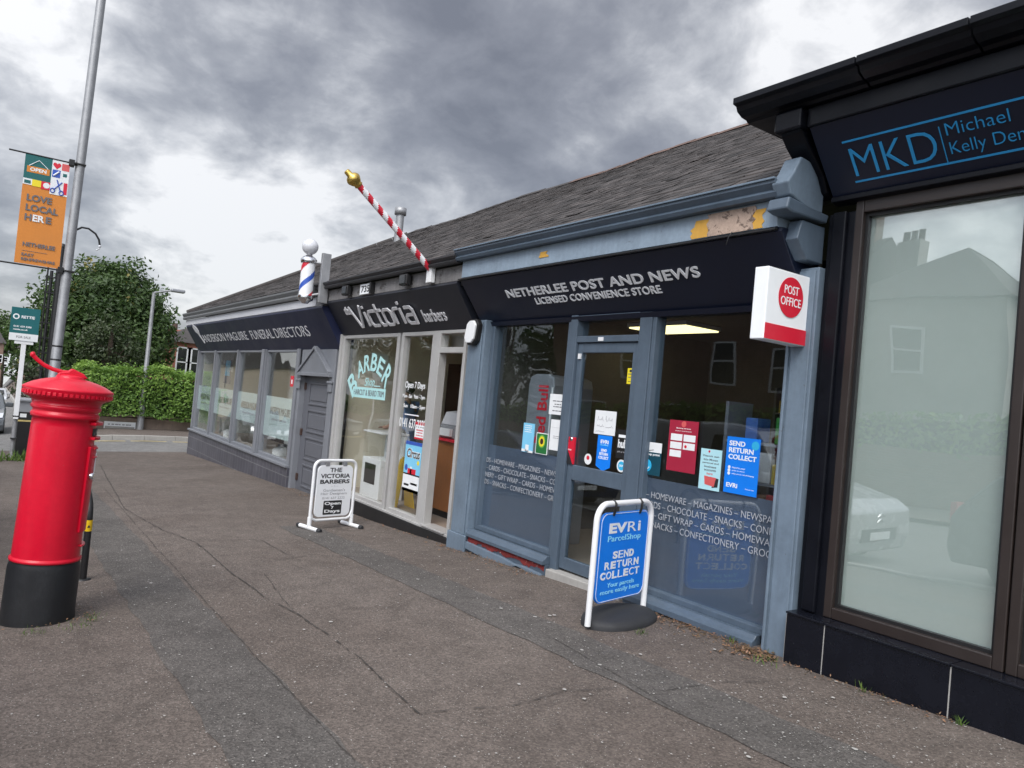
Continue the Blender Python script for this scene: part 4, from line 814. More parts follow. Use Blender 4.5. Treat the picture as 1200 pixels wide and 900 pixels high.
# ------------------------------------------------------------------ posters and stickers on the glass
LNS = [None]
ln = lambda *a, **k: LNS[0](*a, **k)
YG = 4.5465      # just in front of the outer face of the glass
def poster(name, label, cat, quad, m, Y=YG, group=None, t=.0015):
    """quad = four measured corners (left-bottom, right-bottom, right-top, left-top)"""
    P = [at(*q, Y) for q in quad]; x0 = (P[0].x + P[3].x) / 2; x1 = (P[1].x + P[2].x) / 2; z0 = (P[0].z + P[1].z) / 2; z1 = (P[2].z + P[3].z) / 2
    t_ = thing(name, label, cat, (x0, Y, z0), 0, group); obj('sheet', MB().box(x0, x1, Y, Y + t, z0, z1), m, t_)
    def tx(b, m2, fx, fz, w, h, **k): return text(b, m2, t_, (x0 + (x1 - x0) * fx, Y - .0005, z0 + (z1 - z0) * fz), XV, ZV, (x1 - x0) * w, (z1 - z0) * h, depth=.0006, **k)
    def rc(nm, m2, a, b, c_, d): return obj(nm, MB().box(x0 + (x1 - x0) * a, x0 + (x1 - x0) * b, Y - .0012, Y - .0002, z0 + (z1 - z0) * c_, z0 + (z1 - z0) * d), m2, t_)
    def dc(nm, m2, fx, fz, r, dy=.0004): return obj(nm, disc((x0 + (x1 - x0) * fx, Y - dy, z0 + (z1 - z0) * fz), r, (0, -1, 0), .0008, 24), m2, t_)
    def ln(m2, a, f, w, h, seed=1):        # a printed line too small to read: a row of short dashes
        r = random.Random(seed * 31 + int(f * 100)); p = a
        while p < a + w - .03:
            e = min(a + w, p + r.uniform(.08, .26)); rc('print_line', m2, p, e, f, f + h); p = e + .035
    LNS[0] = ln
    return t_, tx, rc, dc, (x0, x1, z0, z1)
t_, tx, rc, dc, _b = poster('leaflet', 'light blue leaflet taped low in the left post office window', 'leaflet', [(611, 529), (624, 531), (627, 497), (614, 495)], LIGHTB)
rc('cloud', LETW, .0, .4, .02, .1); rc('cloud', LETW, .55, 1., .0, .07); rc('cloud', LETW, .35, .6, .02, .05); [ln(LETW, .15, .9 - .07 * i, .6, .025, i) for i in range(4)]; rc('white_shape', LETW, .32, .62, .02, .26)
t_, tx, rc, dc, _b = poster('leaflet', 'green leaflet with a yellow and green sunburst emblem and white border', 'leaflet', [(626.5, 531), (640.5, 533.5), (643, 509), (629.5, 506)], PAPER, YG - .003)
rc('green_field', GRNP, .05, .95, .03, .96)
x0, x1, z0, z1 = _b
for k_, (r, m2) in enumerate(((.062, LETC), (.05, YELS), (.026, DWOOD))):
    mb = MB(); cxp, czp = (x0 + x1) / 2, z0 + (z1 - z0) * .6; pts = []
    for i in range(36): rr = r * (1 if i % 2 else .82) if k_ < 2 else r; pts.append((cxp + rr * math.cos(i * math.pi / 18), 4.5415 - .0006 * k_, czp + rr * math.sin(i * math.pi / 18) * 1.15))
    obj('sunburst', mb.prism(pts, (0, .0005, 0)), (mat('emblem_green', (.12, .42, .06), .5) if k_ == 0 else m2), t_)
tx('accepted here', LETW, .15, .10, .7, .06, bold=.02)
t_, tx, rc, dc, _b = poster('notice', 'white notice with four short printed lines by the door post', 'notice', [(643, 485), (662, 487), (664, 463), (645, 461)], PAPER)
for f, a, w_ in ((.64, .2, .6), (.48, .32, .4), (.36, .25, .5), (.16, .22, .56)): ln(LETD, a, f, w_, .045)
t_, tx, rc, dc, _b = poster('notice', 'plain white torn notice under the printed notice', 'notice', [(643, 527), (659, 529), (661, 493), (646, 491)], PAPER)
ln(LETMG, .25, .45, .55, .02); ln(LETMG, .25, .39, .5, .02); rc('fold', LETMG, .05, .95, .74, .745)
t_, tx, rc, dc, _b = poster('notice', 'white handwritten sheet in the middle of the glazed door', 'notice', [(696, 508), (720, 511), (723, 483), (698, 480)], PAPER, 4.532)

x0, x1, z0, z1 = _b
def scribble(fx, fz, w_, h_, n_, seed):
    r = random.Random(seed); pts = [(x0 + (x1 - x0) * (fx + w_ * i / n_), 4.5312, z0 + (z1 - z0) * (fz + h_ * r.random() * (1 if i % 2 else .25))) for i in range(n_ + 1)]; obj('handwriting', MB().tube(pts, .0016, 5), LETMG, t_)
scribble(.14, .56, .3, .24, 9, 1); scribble(.5, .56, .36, .24, 10, 2); scribble(.12, .32, .34, .12, 9, 3); scribble(.54, .30, .36, .12, 9, 4); scribble(.1, .1, .4, .05, 10, 5)
t_, tx, rc, dc, _b = poster('sticker', 'blue pointed parcel pennant below the handwritten sheet', 'sticker', [(698, 545), (715, 549), (717, 512), (701, 509)], EVRI, 4.532)
tx('EVRi', LETW, .22, .74, .56, .12, bold=.03); tx('ParcelShop', LETC, .22, .66, .56, .06); tx('SEND', LETW, .3, .48, .4, .09, bold=.03); tx('RETURN', LETW, .2, .36, .6, .09, bold=.03); tx('COLLECT', LETW, .15, .24, .7, .09, bold=.03)
x0, x1, z0, z1 = _b; obj('pennant_point', MB().prism([(x0, 4.532, z0), ((x0 + x1) / 2, 4.532, z0 - .04), (x1, 4.532, z0)], (0, .0014, 0)), EVRI, t_)
t_, tx, rc, dc, _b = poster('sticker', 'yellow rectangular sticker at the top right of the door glass', 'sticker', [(734, 449), (742, 451), (744, 432), (736, 431)], YELS, 4.532)
ln(LETD, .15, .6, .7, .06); ln(LETD, .2, .4, .6, .05); rc('black_mark', LETK, .3, .7, .76, .9); rc('line', LETK, .15, .85, .15, .18)
def round_sticker(label, px, py, r, m, inner, body, Y=4.532):
    p = at(px, py, Y); t_ = thing('sticker', label, 'sticker', p); obj('disc', disc(p, r, (0, -1, 0), .001), m, t_); obj('inner_disc', disc(p + Vector((0, -.001, r * .25 if body == 'P' else 0)), r * (.4 if body == 'P' else .72), (0, -1, 0), .001), inner, t_)
    text(body, LETW, t_, p + Vector((-r * .4, -.0025, -r * .15)), XV, ZV, r * .8, r * .35, depth=.0006, bold=.02) if body != 'P' else None
round_sticker('oval white sticker with red centre at the bottom left of the door glass', 689, 538, .05, PAPER, REDS, 'P'); round_sticker('round pale blue sticker at the bottom right of the door glass', 728, 546, .055, PAPER, SKYB, 'DROP')
p = at(721, 536, 4.532); hb = thing('sticker', 'black sticker with white hub lettering beside the blue pennant', 'sticker', p)
obj('sheet', MB().box(p.x, p.x + .15, 4.532, 4.5335, p.z, p.z + .25), BLACKM, hb)
text('hub', LETW, hb, (p.x + .02, 4.5315, p.z + .09), XV, ZV, .11, .075, bold=.03, depth=.0006); obj('label_bar', MB().box(p.x + .02, p.x + .13, 4.531, 4.5318, p.z + .18, p.z + .205), LETW, hb); text('pick up here', LETMG, hb, (p.x + .02, 4.5315, p.z + .045), XV, ZV, .11, .02, depth=.0006)
t_, tx, rc, dc, _b = poster('leaflet_box', 'red and black leaflet box fixed to the left edge of the door', 'leaflet box', [(661, 542), (670, 544.5), (674, 513), (664, 511)], REDS, 4.505, t=.022)
x0, x1, z0, z1 = _b; obj('black_corner', MB().prism([(x0, 4.504, z0), (x1, 4.504, z0), (x0, 4.504, z0 + (z1 - z0) * .75)], (0, .0006, 0)), LETK, t_); tx('POST', LETW, .35, .5, .4, .05)
# right window
t_, tx, rc, dc, _b = poster('sticker', 'deep teal sticker with a white name panel and blue smile disc', 'sticker', [(745, 554), (773, 558), (776, 520), (748, 516)], DKTEAL)
rc('white_panel', PAPER, .0, 1., .70, 1.0); tx('amazon', LETK, .22, .78, .5, .1, bold=.006); tx('top pickup point', LETW, .04, .58, .9, .09, bold=.02); dc('smile_disc', SKYB, .45, .28, .052, .0004); x0, x1, z0, z1 = _b
obj('smile', MB().tube([(x0 + (x1 - x0) * .45 + .03 * math.cos(a), YG - .002, z0 + (z1 - z0) * .28 + .03 * math.sin(a)) for a in [math.radians(200 + 14 * i) for i in range(11)]], .004, 6), LETW, t_)
obj('smile', MB().tube([(x0 + (x1 - x0) * .22, YG - .001, z0 + (z1 - z0) * .77), (x0 + (x1 - x0) * .45, YG - .001, z0 + (z1 - z0) * .735), (x0 + (x1 - x0) * .68, YG - .001, z0 + (z1 - z0) * .775)], .003, 6), LETK, t_)
t_, tx, rc, dc, _b = poster('poster', 'dark red poster with five small white panels in the right window', 'poster', [(782, 550.5), (815, 556), (818, 496), (784, 490)], DRED)
for a, c_ in ((.08, .60), (.53, .60), (.08, .44), (.53, .44), (.08, .28)): rc('white_panel', PAPER, a, a + .40, c_, c_ + .13)
for b, m2, a, c_, w_ in (('BANK', REDS, .13, .64, .3), ('cash', REDS, .6, .64, .26), ('MONEY', LETK, .12, .475, .32), ('dpd', LETD, .72, .475, .18), ('EVRI', LETMG, .13, .315, .3)): tx(b, m2, a, c_, w_, .05, bold=.02)
dc('red_dot', REDS, .62, .50, .013, .0016); dc('crest', PINKR, .5, .93, .025); tx('Banking services', LETW, .25, .83, .5, .03, bold=.01); tx('at your local branch', LETW, .22, .78, .56, .025)
t_, tx, rc, dc, _b = poster('leaflet', 'pale cyan leaflet with a coral shape standing on the blue vinyl edge', 'leaflet', [(818, 572), (843, 576.5), (846, 528), (822, 525)], CYANL)
for i, b in enumerate(('Deposit cash', 'into Monzo', 'personal and', 'business', 'accounts', 'here')): tx(b, LETD if i < 5 else PINKR, .5 - (.38, .34, .38, .28, .28, .14)[i], .80 - .085 * i, (.76, .68, .76, .56, .56, .28)[i], .052, bold=.012)
x0, x1, z0, z1 = _b
obj('coral_shape', MB().prism([(x0 + .06, YG - .001, z0 + .04), (x0 + .15, YG - .001, z0 + .03), (x0 + .165, YG - .001, z0 + .10), (x0 + .05, YG - .001, z0 + .105)], (0, .0008, 0)), PINKR, t_); obj('black_shape', MB().prism([(x0 + .13, YG - .0005, z0 + .02), (x0 + .185, YG - .0005, z0 + .03), (x0 + .19, YG - .0005, z0 + .095), (x0 + .14, YG - .0005, z0 + .10)], (0, .0004, 0)), LETK, t_); dc('red_dot', REDS, .4, .94, .009)
t_, tx, rc, dc, _b = poster('poster', 'bright blue parcel poster in the corner of the right window', 'poster', [(848, 576), (887, 583.5), (891, 515.5), (852, 510.5)], EVRI)
tx('SEND', LETW, .08, .84, .48, .09, bold=.03); tx('RETURN', LETW, .08, .72, .74, .09, bold=.03); tx('COLLECT', LETW, .08, .60, .84, .09, bold=.03); dc('cyan_disc', SKYB, .86, .88, .033)
for i, b in enumerate(('Hand it over', 'print in store', 'whilst you do a bit of shopping')): tx(b, LETW, .22, .44 - .055 * i, (.4, .38, .66)[i], .03); dc('tick', LETW, .13, .455 - .055 * i, .012)
tx('EVRi', LETW, .08, .10, .34, .08, bold=.03); tx('Find out more', LETW, .66, .10, .26, .02)
# barber window
t_, tx, rc, dc, _b = poster('notice', 'white notice with red bands above the circus poster', 'notice', [(485.5, 514), (496.5, 516), (498.5, 496), (487, 494)], PAPER)
rc('red_band', REDS, .0, 1., .84, 1.); rc('red_band', REDS, .0, 1., .0, .1); ln(LETW, .12, .9, .76, .05); ln(LETD, .1, .68, .8, .05); ln(REDS, .15, .5, .7, .06); ln(REDS, .2, .36, .6, .05); ln(REDS, .15, .2, .7, .05)
t_, tx, rc, dc, _b = poster('poster', 'colourful circus poster with a white Glasgow panel', 'poster', [(470, 573.5), (489, 579.5), (495.5, 520), (477, 516)], LIGHTB)
rc('white_panel', PAPER, .0, 1., .0, .33); rc('yellow_strip', YELS, .0, 1., .0, .06); tx('GLASGOW', LETK, .08, .24, .84, .07, bold=.02); rc('block', LETK, .1, .4, .11, .15); rc('block', LETD, .5, .9, .15, .19)
tx('Circus', LETW, .09, .665, .84, .20, bold=.07, shear=.12); tx('Circus', REDS, .11, .675, .80, .18, bold=.02, shear=.12); rc('blue_top', STRB, .0, 1., .93, 1.); rc('dark_strip', LETK, .0, 1., .33, .36); rc('tent', REDS, .25, .75, .35, .46); rc('tent', PAPER, .4, .5, .35, .5); dc('ball', STRB, .15, .47, .04); dc('ball', YELS, .85, .6, .03)
# funeral parlour
p0, p1 = at(261.5, 449, 4.9), at(272, 422, 4.9)
ps = thing('poster', 'dark blue poster hanging inside the funeral window', 'poster', (p0.x, 4.9, p0.z)); obj('sheet', MB().box(p0.x, p1.x, 4.9, 4.91, p0.z, p1.z), mat('night_blue', (.012, .035, .10), .5, var=.5), ps); obj('pale_panel', MB().box(p0.x + .1, p1.x - .1, 4.896, 4.899, p0.z + .2, p0.z + .6), SKYB, ps); text('PLANS', LETW, ps, (p0.x + .15, 4.897, p1.z - .3), XV, ZV, .7, .12, depth=.001)
p = at(342.5, 421 + 34, 4.559); rs = thing('sticker', 'small red sticker on the right funeral window', 'sticker', p); obj('sheet', MB().box(p.x - .1, p.x + .08, 4.5445, 4.5455, p.z + .03, p.z + .23), REDS, rs); obj('white_mark', MB().box(p.x - .05, p.x + .02, 4.544, 4.5444, p.z + .08, p.z + .16), LETW, rs)
def candle(px, py0, py1, label, r=.12, Y=4.95):
    a, b = at(px, py0, Y), at(px, py1, Y); t = thing('vase', label, 'vase', (a.x, Y, .0), 0, 'white cut cylinder vases on the funeral window sill'); h = b.z
    n = 24; mb = MB(); V = []
    for j in range(n): V.append((a.x + r * math.cos(2 * math.pi * j / n), Y + r * math.sin(2 * math.pi * j / n), -.02))
    for j in range(n): V.append((a.x + r * math.cos(2 * math.pi * j / n), Y + r * math.sin(2 * math.pi * j / n), h + .07 * math.cos(2 * math.pi * j / n)))
    for j in range(n): V.append((a.x + r * .85 * math.cos(2 * math.pi * j / n), Y + r * .85 * math.sin(2 * math.pi * j / n), h - .05 + .07 * math.cos(2 * math.pi * j / n)))
    mb.add(V, [(j, (j + 1) % n, n + (j + 1) % n, n + j) for j in range(n)] + [(n + j, n + (j + 1) % n, 2 * n + (j + 1) % n, 2 * n + j) for j in range(n)], True).add(V[2 * n:], [list(range(n))]); obj('body', mb, PAPER, t); obj('base_rim', MB().lathe([(r + .01, -.02), (r + .01, .0), (r, .01)], (a.x, Y, 0), 24), PAPER, t)
candle(242, 515, 497, 'white slant topped vase nearest the far end of the funeral window'); candle(266, 522, 505, 'white slant topped vase second from the far end'); candle(326, 540, 526, 'white slant topped vase in the window by the funeral door', .14)
scn = thing('fill_board', 'tall white board added inside the funeral window nearest the door to lighten it', 'added board', (-15.2, 5.6, -.02)); obj('board_panel', MB().box(-16.9, -13.3, 5.58, 5.62, .1, 2.35), PAPER, scn, .006)  # plain white board added behind the glass so the window reads paler
for x in (-16.7, -13.6): obj('foot', MB().box(x - .04, x + .04, 5.4, 5.8, -.02, .1), GREYF, scn, .004)
sc2 = thing('fill_board', 'white board added inside the far end of the funeral window to lighten it', 'added board', (-20, 7.2, -.02)); obj('board_panel', MB().box(-21.1, -18.6, 6.9, 6.94, .1, 2.2), PAPER, sc2, .006)  # second added board, lightening the far panes
for x in (-20.9, -18.8): obj('foot', MB().box(x - .04, x + .04, 6.7, 7.1, -.02, .1), GREYF, sc2, .004)
dk = thing('desk', 'dark desk standing inside the funeral window', 'desk', (-18.5, 6.2, -.02)); obj('top', MB().box(-20, -17.2, 5.8, 6.6, .95, 1.0), DWOOD, dk, .005); obj('panel', MB().box(-19.9, -17.3, 6.0, 6.05, -.02, .95), DWOOD, dk)
for x in (-19.95, -17.35): obj('leg', MB().box(x, x + .08, 6.4, 6.5, -.02, .95), DWOOD, dk)

# ------------------------------------------------------------------ inside the barbers
ZF = -.09
ct = thing('counter', 'orange wood reception counter with a red top inside the barbers doorway', 'counter', (-8.4, 5.2, ZF))
obj('front_panel', MB().box(-8.95, -7.85, 5.02, 5.06, ZF + .1, .93), WOOD, ct, .003); obj('side_panel', MB().box(-8.95, -8.91, 5.061, 5.7, ZF + .1, .93), WOOD, ct, .003); obj('side_panel', MB().box(-7.89, -7.85, 5.061, 5.7, ZF + .1, .93), WOOD, ct, .003); obj('worktop', MB().box(-9.0, -7.8, 4.98, 5.75, .931, .965), REDS, ct, .006); obj('kick_plate', MB().box(-8.9, -7.9, 5.08, 5.12, ZF, ZF + .1), BLACKM, ct)
pr = thing('printer', 'grey till printer standing on the red topped counter', 'printer', (-8.6, 5.2, .966)); obj('body', MB().box(-8.86, -8.42, 5.05, 5.45, .966, 1.15), FRIDGE, pr, .02); obj('lid', MB().yz([(5.05, 1.151), (5.12, 1.32), (5.4, 1.36), (5.45, 1.151)], -8.84, -8.44), WHITEB, pr, .01); obj('paper_tray', MB().box(-8.82, -8.5, 5.0, 5.049, 1.0, 1.1), PAPER, pr, .004)
cbn = thing('cabinet', 'white glass sided display cabinet in the barbers window', 'cabinet', (-10.3, 4.95, ZF)); obj('carcass', MB().box(-10.62, -9.97, 4.75, 5.15, ZF, .50).box(-10.62, -9.97, 5.10, 5.15, .50, .88), WHITEP, cbn, .008); obj('top', MB().box(-10.64, -9.95, 4.73, 5.17, .881, .91), WHITEP, cbn, .006); obj('glass_side', MB().box(-10.62, -10.61, 4.75, 5.1, .501, .88), GLASS, cbn); obj('glass_side', MB().box(-9.98, -9.97, 4.75, 5.1, .501, .88), GLASS, cbn); obj('dark_recess', MB().box(-10.5, -10.12, 4.744, 4.749, .12, .42), BLACKM, cbn)
def a_frame(c, w, h, d, m):
    t = thing('wet_floor_sign', 'yellow wet floor sign standing inside the barbers window', 'floor sign', c); x, y, z = c
    for s_, nm in ((-1, 'front_panel'), (1, 'back_panel')):
        o = obj(nm, MB().hexa([(x - w / 2, y + s_ * d, z), (x + w / 2, y + s_ * d, z), (x + w * .28, y + s_ * .02, z + h), (x - w * .28, y + s_ * .02, z + h)], [(x - w / 2, y + s_ * (d + .015), z), (x + w / 2, y + s_ * (d + .015), z), (x + w * .28, y + s_ * .035, z + h), (x - w * .28, y + s_ * .035, z + h)]), m, t, .004)
        if s_ < 0:
            v = Vector((0, d - .02, h)).normalized(); text('CAUTION', LETK, o, (x - .09, y - d * .62 - .016, z + h * .38), XV, v, .18, .035, depth=.001, bold=.02); obj('warning_mark', MB().prism([Vector((x - .07, y - d * .42 - .018, z + h * .58)), Vector((x + .07, y - d * .42 - .018, z + h * .58)), Vector((x, y - d * .28 - .018, z + h * .72))], (0, .001, 0)), REDS, o)
    obj('handle', MB().box(x - .05, x + .05, y - .03, y + .03, z + h, z + h + .03), m, t, .01)
a_frame((-9.42, 4.86, ZF), .30, .68, .13, YEL)
dwd = thing('cupboard', 'tall dark brown cupboard on the back wall of the barbers', 'cupboard', (-10.6, 6.8, ZF)); obj('carcass', MB().box(-14.2 + 2.9, -10.0, 6.5, 6.97, ZF, 2.1), DWOOD, dwd, .005); obj('door', MB().box(-11.2, -10.7, 6.48, 6.499, ZF + .05, 2.05), DWOOD, dwd, .004); obj('door', MB().box(-10.68, -10.05, 6.48, 6.499, ZF + .05, 2.05), DWOOD, dwd, .004)
mr = thing('wall_mirror', 'framed mirror on the back wall of the barbers', 'mirror', (-8.6, 6.98, 1)); obj('frame', frame_rect(MB(), -9.4, -8.0, .9, 2.0, .06, 6.94, 6.99), DWOOD, mr, .005); obj('mirror_glass', MB().box(-9.34, -8.06, 6.93, 6.939, .96, 1.94), CHROME, mr)
for i, (x, lab) in enumerate(((-9.2, 'black barber chair facing the mirror on the left'), (-8.1, 'black barber chair facing the mirror on the right'))):
    bc = thing('barber_chair', lab, 'chair', (x, 6.3, ZF), 0, 'barber chairs'); obj('seat', MB().box(x - .26, x + .26, 6.05, 6.55, .38, .5), BLACKM, bc, .03); obj('backrest', MB().box(x - .24, x + .24, 6.0, 6.1, .5, 1.1), BLACKM, bc, .03); obj('pedestal', MB().lathe([(.28, 0), (.27, .04), (.06, .07), (.05, .46)], (x, 6.3, ZF), 20), CHROME, bc)
    for s_ in (-1, 1): obj('armrest', MB().box(x + s_ * .3 - .04, x + s_ * .3 + .04, 6.08, 6.5, .62, .68), BLACKM, bc, .02)
def skin_body(name, verts, edges, radii, parent, m, sub=2):
    me = bpy.data.meshes.new(name); me.from_pydata(verts, edges, []); me.materials.append(m); o = bpy.data.objects.new(name, me); COL.objects.link(o); o.parent = parent
    md = o.modifiers.new('skin', 'SKIN'); md.use_smooth_shade = True
    if not me.skin_vertices: me.update()
    sv = me.skin_vertices[0].data
    for i, r in enumerate(radii): sv[i].radius = (r, r) if not isinstance(r, tuple) else r
    sv[0].use_root = True
    s_ = o.modifiers.new('sub', 'SUBSURF'); s_.levels = s_.render_levels = sub; return o
pe = thing('person', 'person in a blue t-shirt and pale trousers standing behind the barbers window', 'person', (-10.98, 5.6, ZF), math.radians(205))
# local frame: faces +x ... pelvis first
J = dict(pel=(0, 0, .95), wst=(0, 0, 1.08), chs=(.01, 0, 1.30), nck=(.0, 0, 1.47), hd0=(.015, 0, 1.56), hd1=(.02, 0, 1.66), hd2=(.015, 0, 1.74),
         shL=(0, .18, 1.42), elL=(-.02, .25, 1.14), wrL=(.20, .22, 1.02), haL=(.29, .20, 1.02), shR=(0, -.18, 1.42), elR=(.02, -.25, 1.14), wrR=(.22, -.20, 1.05), haR=(.31, -.18, 1.06),
         hpL=(0, .10, .90), knL=(.02, .11, .50), anL=(-.01, .12, .09), toL=(.16, .14, .03), hpR=(0, -.10, .90), knR=(.03, -.11, .50), anR=(.0, -.12, .09), toR=(.17, -.14, .03))
ks = list(J); E_ = [('pel', 'wst'), ('wst', 'chs'), ('chs', 'nck'), ('nck', 'hd0'), ('hd0', 'hd1'), ('hd1', 'hd2'), ('chs', 'shL'), ('shL', 'elL'), ('elL', 'wrL'), ('wrL', 'haL'), ('chs', 'shR'), ('shR', 'elR'), ('elR', 'wrR'), ('wrR', 'haR'), ('pel', 'hpL'), ('hpL', 'knL'), ('knL', 'anL'), ('anL', 'toL'), ('pel', 'hpR'), ('hpR', 'knR'), ('knR', 'anR'), ('anR', 'toR')]
Rr = dict(pel=(.13, .16), wst=(.115, .15), chs=(.12, .17), nck=.058, hd0=.075, hd1=.095, hd2=.07, shL=.065, elL=.045, wrL=.032, haL=.035, shR=.065, elR=.045, wrR=.032, haR=.035, hpL=.085, knL=.06, anL=.042, toL=.035, hpR=.085, knR=.06, anR=.042, toR=.035)
skin_body('body', [J[k_] for k_ in ks], [(ks.index(a), ks.index(b)) for a, b in E_], [Rr[k_] for k_ in ks], pe, SKIN)
sk = ['pel', 'wst', 'chs', 'shL', 'shR']; JS = {k_: J[k_] for k_ in sk}; JS['slL'] = (-.012, .222, 1.24); JS['slR'] = (.012, -.222, 1.24); JS['hem'] = (0, 0, .86); kk = list(JS)
skin_body('t_shirt', [JS[k_] for k_ in kk], [(kk.index(a), kk.index(b)) for a, b in (('pel', 'wst'), ('wst', 'chs'), ('chs', 'shL'), ('chs', 'shR'), ('shL', 'slL'), ('shR', 'slR'), ('pel', 'hem'))], [(.155, .19), (.14, .175), (.145, .19), .085, .085, .075, .075, (.15, .185)], pe, SHIRT)
kk = ['pel', 'hpL', 'knL', 'anL', 'hpR', 'knR', 'anR']; skin_body('trousers', [J[k_] for k_ in kk], [(0, 1), (1, 2), (2, 3), (0, 4), (4, 5), (5, 6)], [(.14, .17), .105, .085, .07, .105, .085, .07], pe, TROU)
obj('hair', MB().ball((-.015, 0, 1.70), .108, 12, (1.0, .9, 1.0)), HAIR, pe, world=False)
for s_ in (-1, 1): obj('eye', MB().ball((.098, s_ * .033, 1.665), .013, 6), LETK, pe, world=False)
obj('nose', MB().ball((.115, 0, 1.635), .018, 8, (1, .8, 1.3)), SKIN, pe, world=False)
for hn, sd in (('haL', 1), ('haR', -1)):
    h = Vector(J[hn])
    for fi in range(5):
        off = (fi - 1.5) * .016 * sd if fi < 4 else -.03 * sd; a = h + Vector((.02, off, .005)); ln = (.075, .085, .08, .065, .05)[fi]
        skin_body('finger', [tuple(a), tuple(a + Vector((ln * .5, 0, -.005))), tuple(a + Vector((ln * .85, 0, -.03)))], [(0, 1), (1, 2)], [.010, .009, .007], pe, SKIN, 1)

# ------------------------------------------------------------------ inside the post office shop
fg = thing('drinks_fridge', 'tall grey drinks fridge with red vertical lettering in the post office window', 'fridge', (-6.5, 5.1, .05))
a, b = at(618, 470, 4.86), at(648, 470, 4.86); fx0, fx1 = a.x, b.x; zt = at(630, 438, 4.86).z
obj('cabinet', MB().prism([(fx0, 4.86, .05), (fx1, 4.86, .05), (fx1, 4.86, zt - .12), (fx1 - .03, 4.86, zt - .03), (fx1 - .12, 4.86, zt), (fx0 + .12, 4.86, zt), (fx0 + .03, 4.86, zt - .03), (fx0, 4.86, zt - .12)], (0, .55, 0)), FRIDGE, fg, .012)
text('Red Bull', REDS, fg, (fx0 + (fx1 - fx0) * .80, 4.858, at(640, 521, 4.86).z), ZV, -XV, at(646, 452, 4.86).z - at(640, 521, 4.86).z, .17, bold=.02)
obj('edge_light', MB().box(fx1 - .03, fx1 - .005, 4.852, 4.859, .2, zt - .14), WHITEP, fg)
cl = thing('ceiling_light', 'lit yellowish ceiling panel inside the post office', 'ceiling light', (-6.2, 6.7, 2.6))
lp = [atz(767, 381, 2.59), atz(795, 379, 2.59), atz(842, 388, 2.59), atz(793, 392, 2.59)]; cxl = sum(p.x for p in lp) / 4; cyl = sum(p.y for p in lp) / 4
obj('tray', MB().box(-6.62, -5.68, 6.25, 6.85, 2.575, 2.62), WHITEP, cl); obj('diffuser', MB().box(-6.6, -5.7, 6.27, 6.83, 2.56, 2.574), mat('lit_diffuser', (.8, .75, .5), .5, emit=((1, .84, .40), 1.5)), cl)
PROD = [mat('pack_' + n, c_, .45, var=.15, vs=14) for n, c_ in (('white', (.5, .5, .5)), ('green', (.04, .25, .05)), ('red', (.4, .04, .04)), ('blue', (.05, .12, .35)), ('brown', (.2, .11, .06)), ('yellow', (.5, .38, .06)), ('grey', (.25, .26, .27)))]
PN = ['white', 'green', 'red', 'blue', 'brown', 'yellow', 'grey']
def shelf_unit(x0, x1, y0, y1, label, zs, seed, full=.85):
    t = thing('shelving', label, 'shelves', ((x0 + x1) / 2, (y0 + y1) / 2, .05)); r = random.Random(seed)
    for x in (x0, x1 - .03): obj('upright', MB().box(x, x + .03, y0, y1, .05, zs[-1] + .3), GREYD, t)
    for z in zs: obj('shelf', MB().box(x0 + .03, x1 - .03, y0, y1, z - .02, z), GREYF, t, .002)
    for zi, z in enumerate(zs):
        x = x0 + .06; i = 0
        while x < x1 - .15:
            w_ = r.uniform(.07, .14); h_ = r.uniform(.12, .24); ci = r.randrange(7)
            if r.random() < full:
                d_ = min(.16, y1 - y0 - .04); lb = '%s packet on the %s shelf of the %s' % (PN[ci], ('bottom', 'lower', 'middle', 'upper', 'top')[min(zi, 4)], label.split(' ', 1)[1] if False else label); lb = ' '.join(lb.split()[:16])
                b = obj('goods_packet', MB().box(x, x + w_, y0 + .02, y0 + .02 + d_, z, z + h_), PROD[ci], None, .006); tag(b, lb, 'packet', 'goods on the post office shelves')
            x += w_ + .012; i += 1
shelf_unit(-3.85, -3.2, 4.78, 5.08, 'goods shelving behind the right window', [.55, .80, 1.10, 1.4], 3, .75)
shelf_unit(-5.5, -3.3, 7.7, 8.05, 'goods shelving along the rear wall', [.5, .9, 1.3, 1.7], 6)
# ------------------------------------------------------------------ street furniture
def ground_at(x, y): return gz(x, y)
# --- pillar box
pb_loc = Vector((-5.84, .385, gz(-5.84, .385)))
pb = thing('pillar_box', 'red pillar box with a black base and a curved arm on its cap', 'postbox', pb_loc); pb.rotation_euler = (math.radians(-1.6), math.radians(0), 0)
PBX = lambda m: m
def L(name, mb, m, par=pb, bev=0.):
    mb.v = [Vector((v.x * .84, v.y * .84, v.z)) for v in mb.v]
    return obj(name, mb, m, par, bev, world=False)
base = MB().lathe([(.262, -.05), (.262, .02), (.255, .06), (.253, .36), (.245, .385), (.243, .40)], (0, 0, 0), 48); L('base', base, mat('pillar_base_black', (.010, .011, .013), .45, var=.25, vs=5, chip=(.12, .10, .09), chip_t=.70, chip_s=12, bump=.2, bs=20))
L('base_ring', MB().lathe([(.243, .401), (.252, .404), (.252, .418), (.243, .424), (.240, .43)], (0, 0, 0), 48), REDP)
L('body', MB().lathe([(.238, .43), (.234, .8), (.228, 1.30), (.226, 1.352), (.240, 1.356), (.244, 1.372), (.240, 1.386), (.231, 1.392), (.231, 1.405), (.246, 1.414), (.25, 1.43), (.246, 1.438), (.24, 1.44), (.25, 1.47), (.275, 1.485)], (0, 0, 0), 56), REDP)
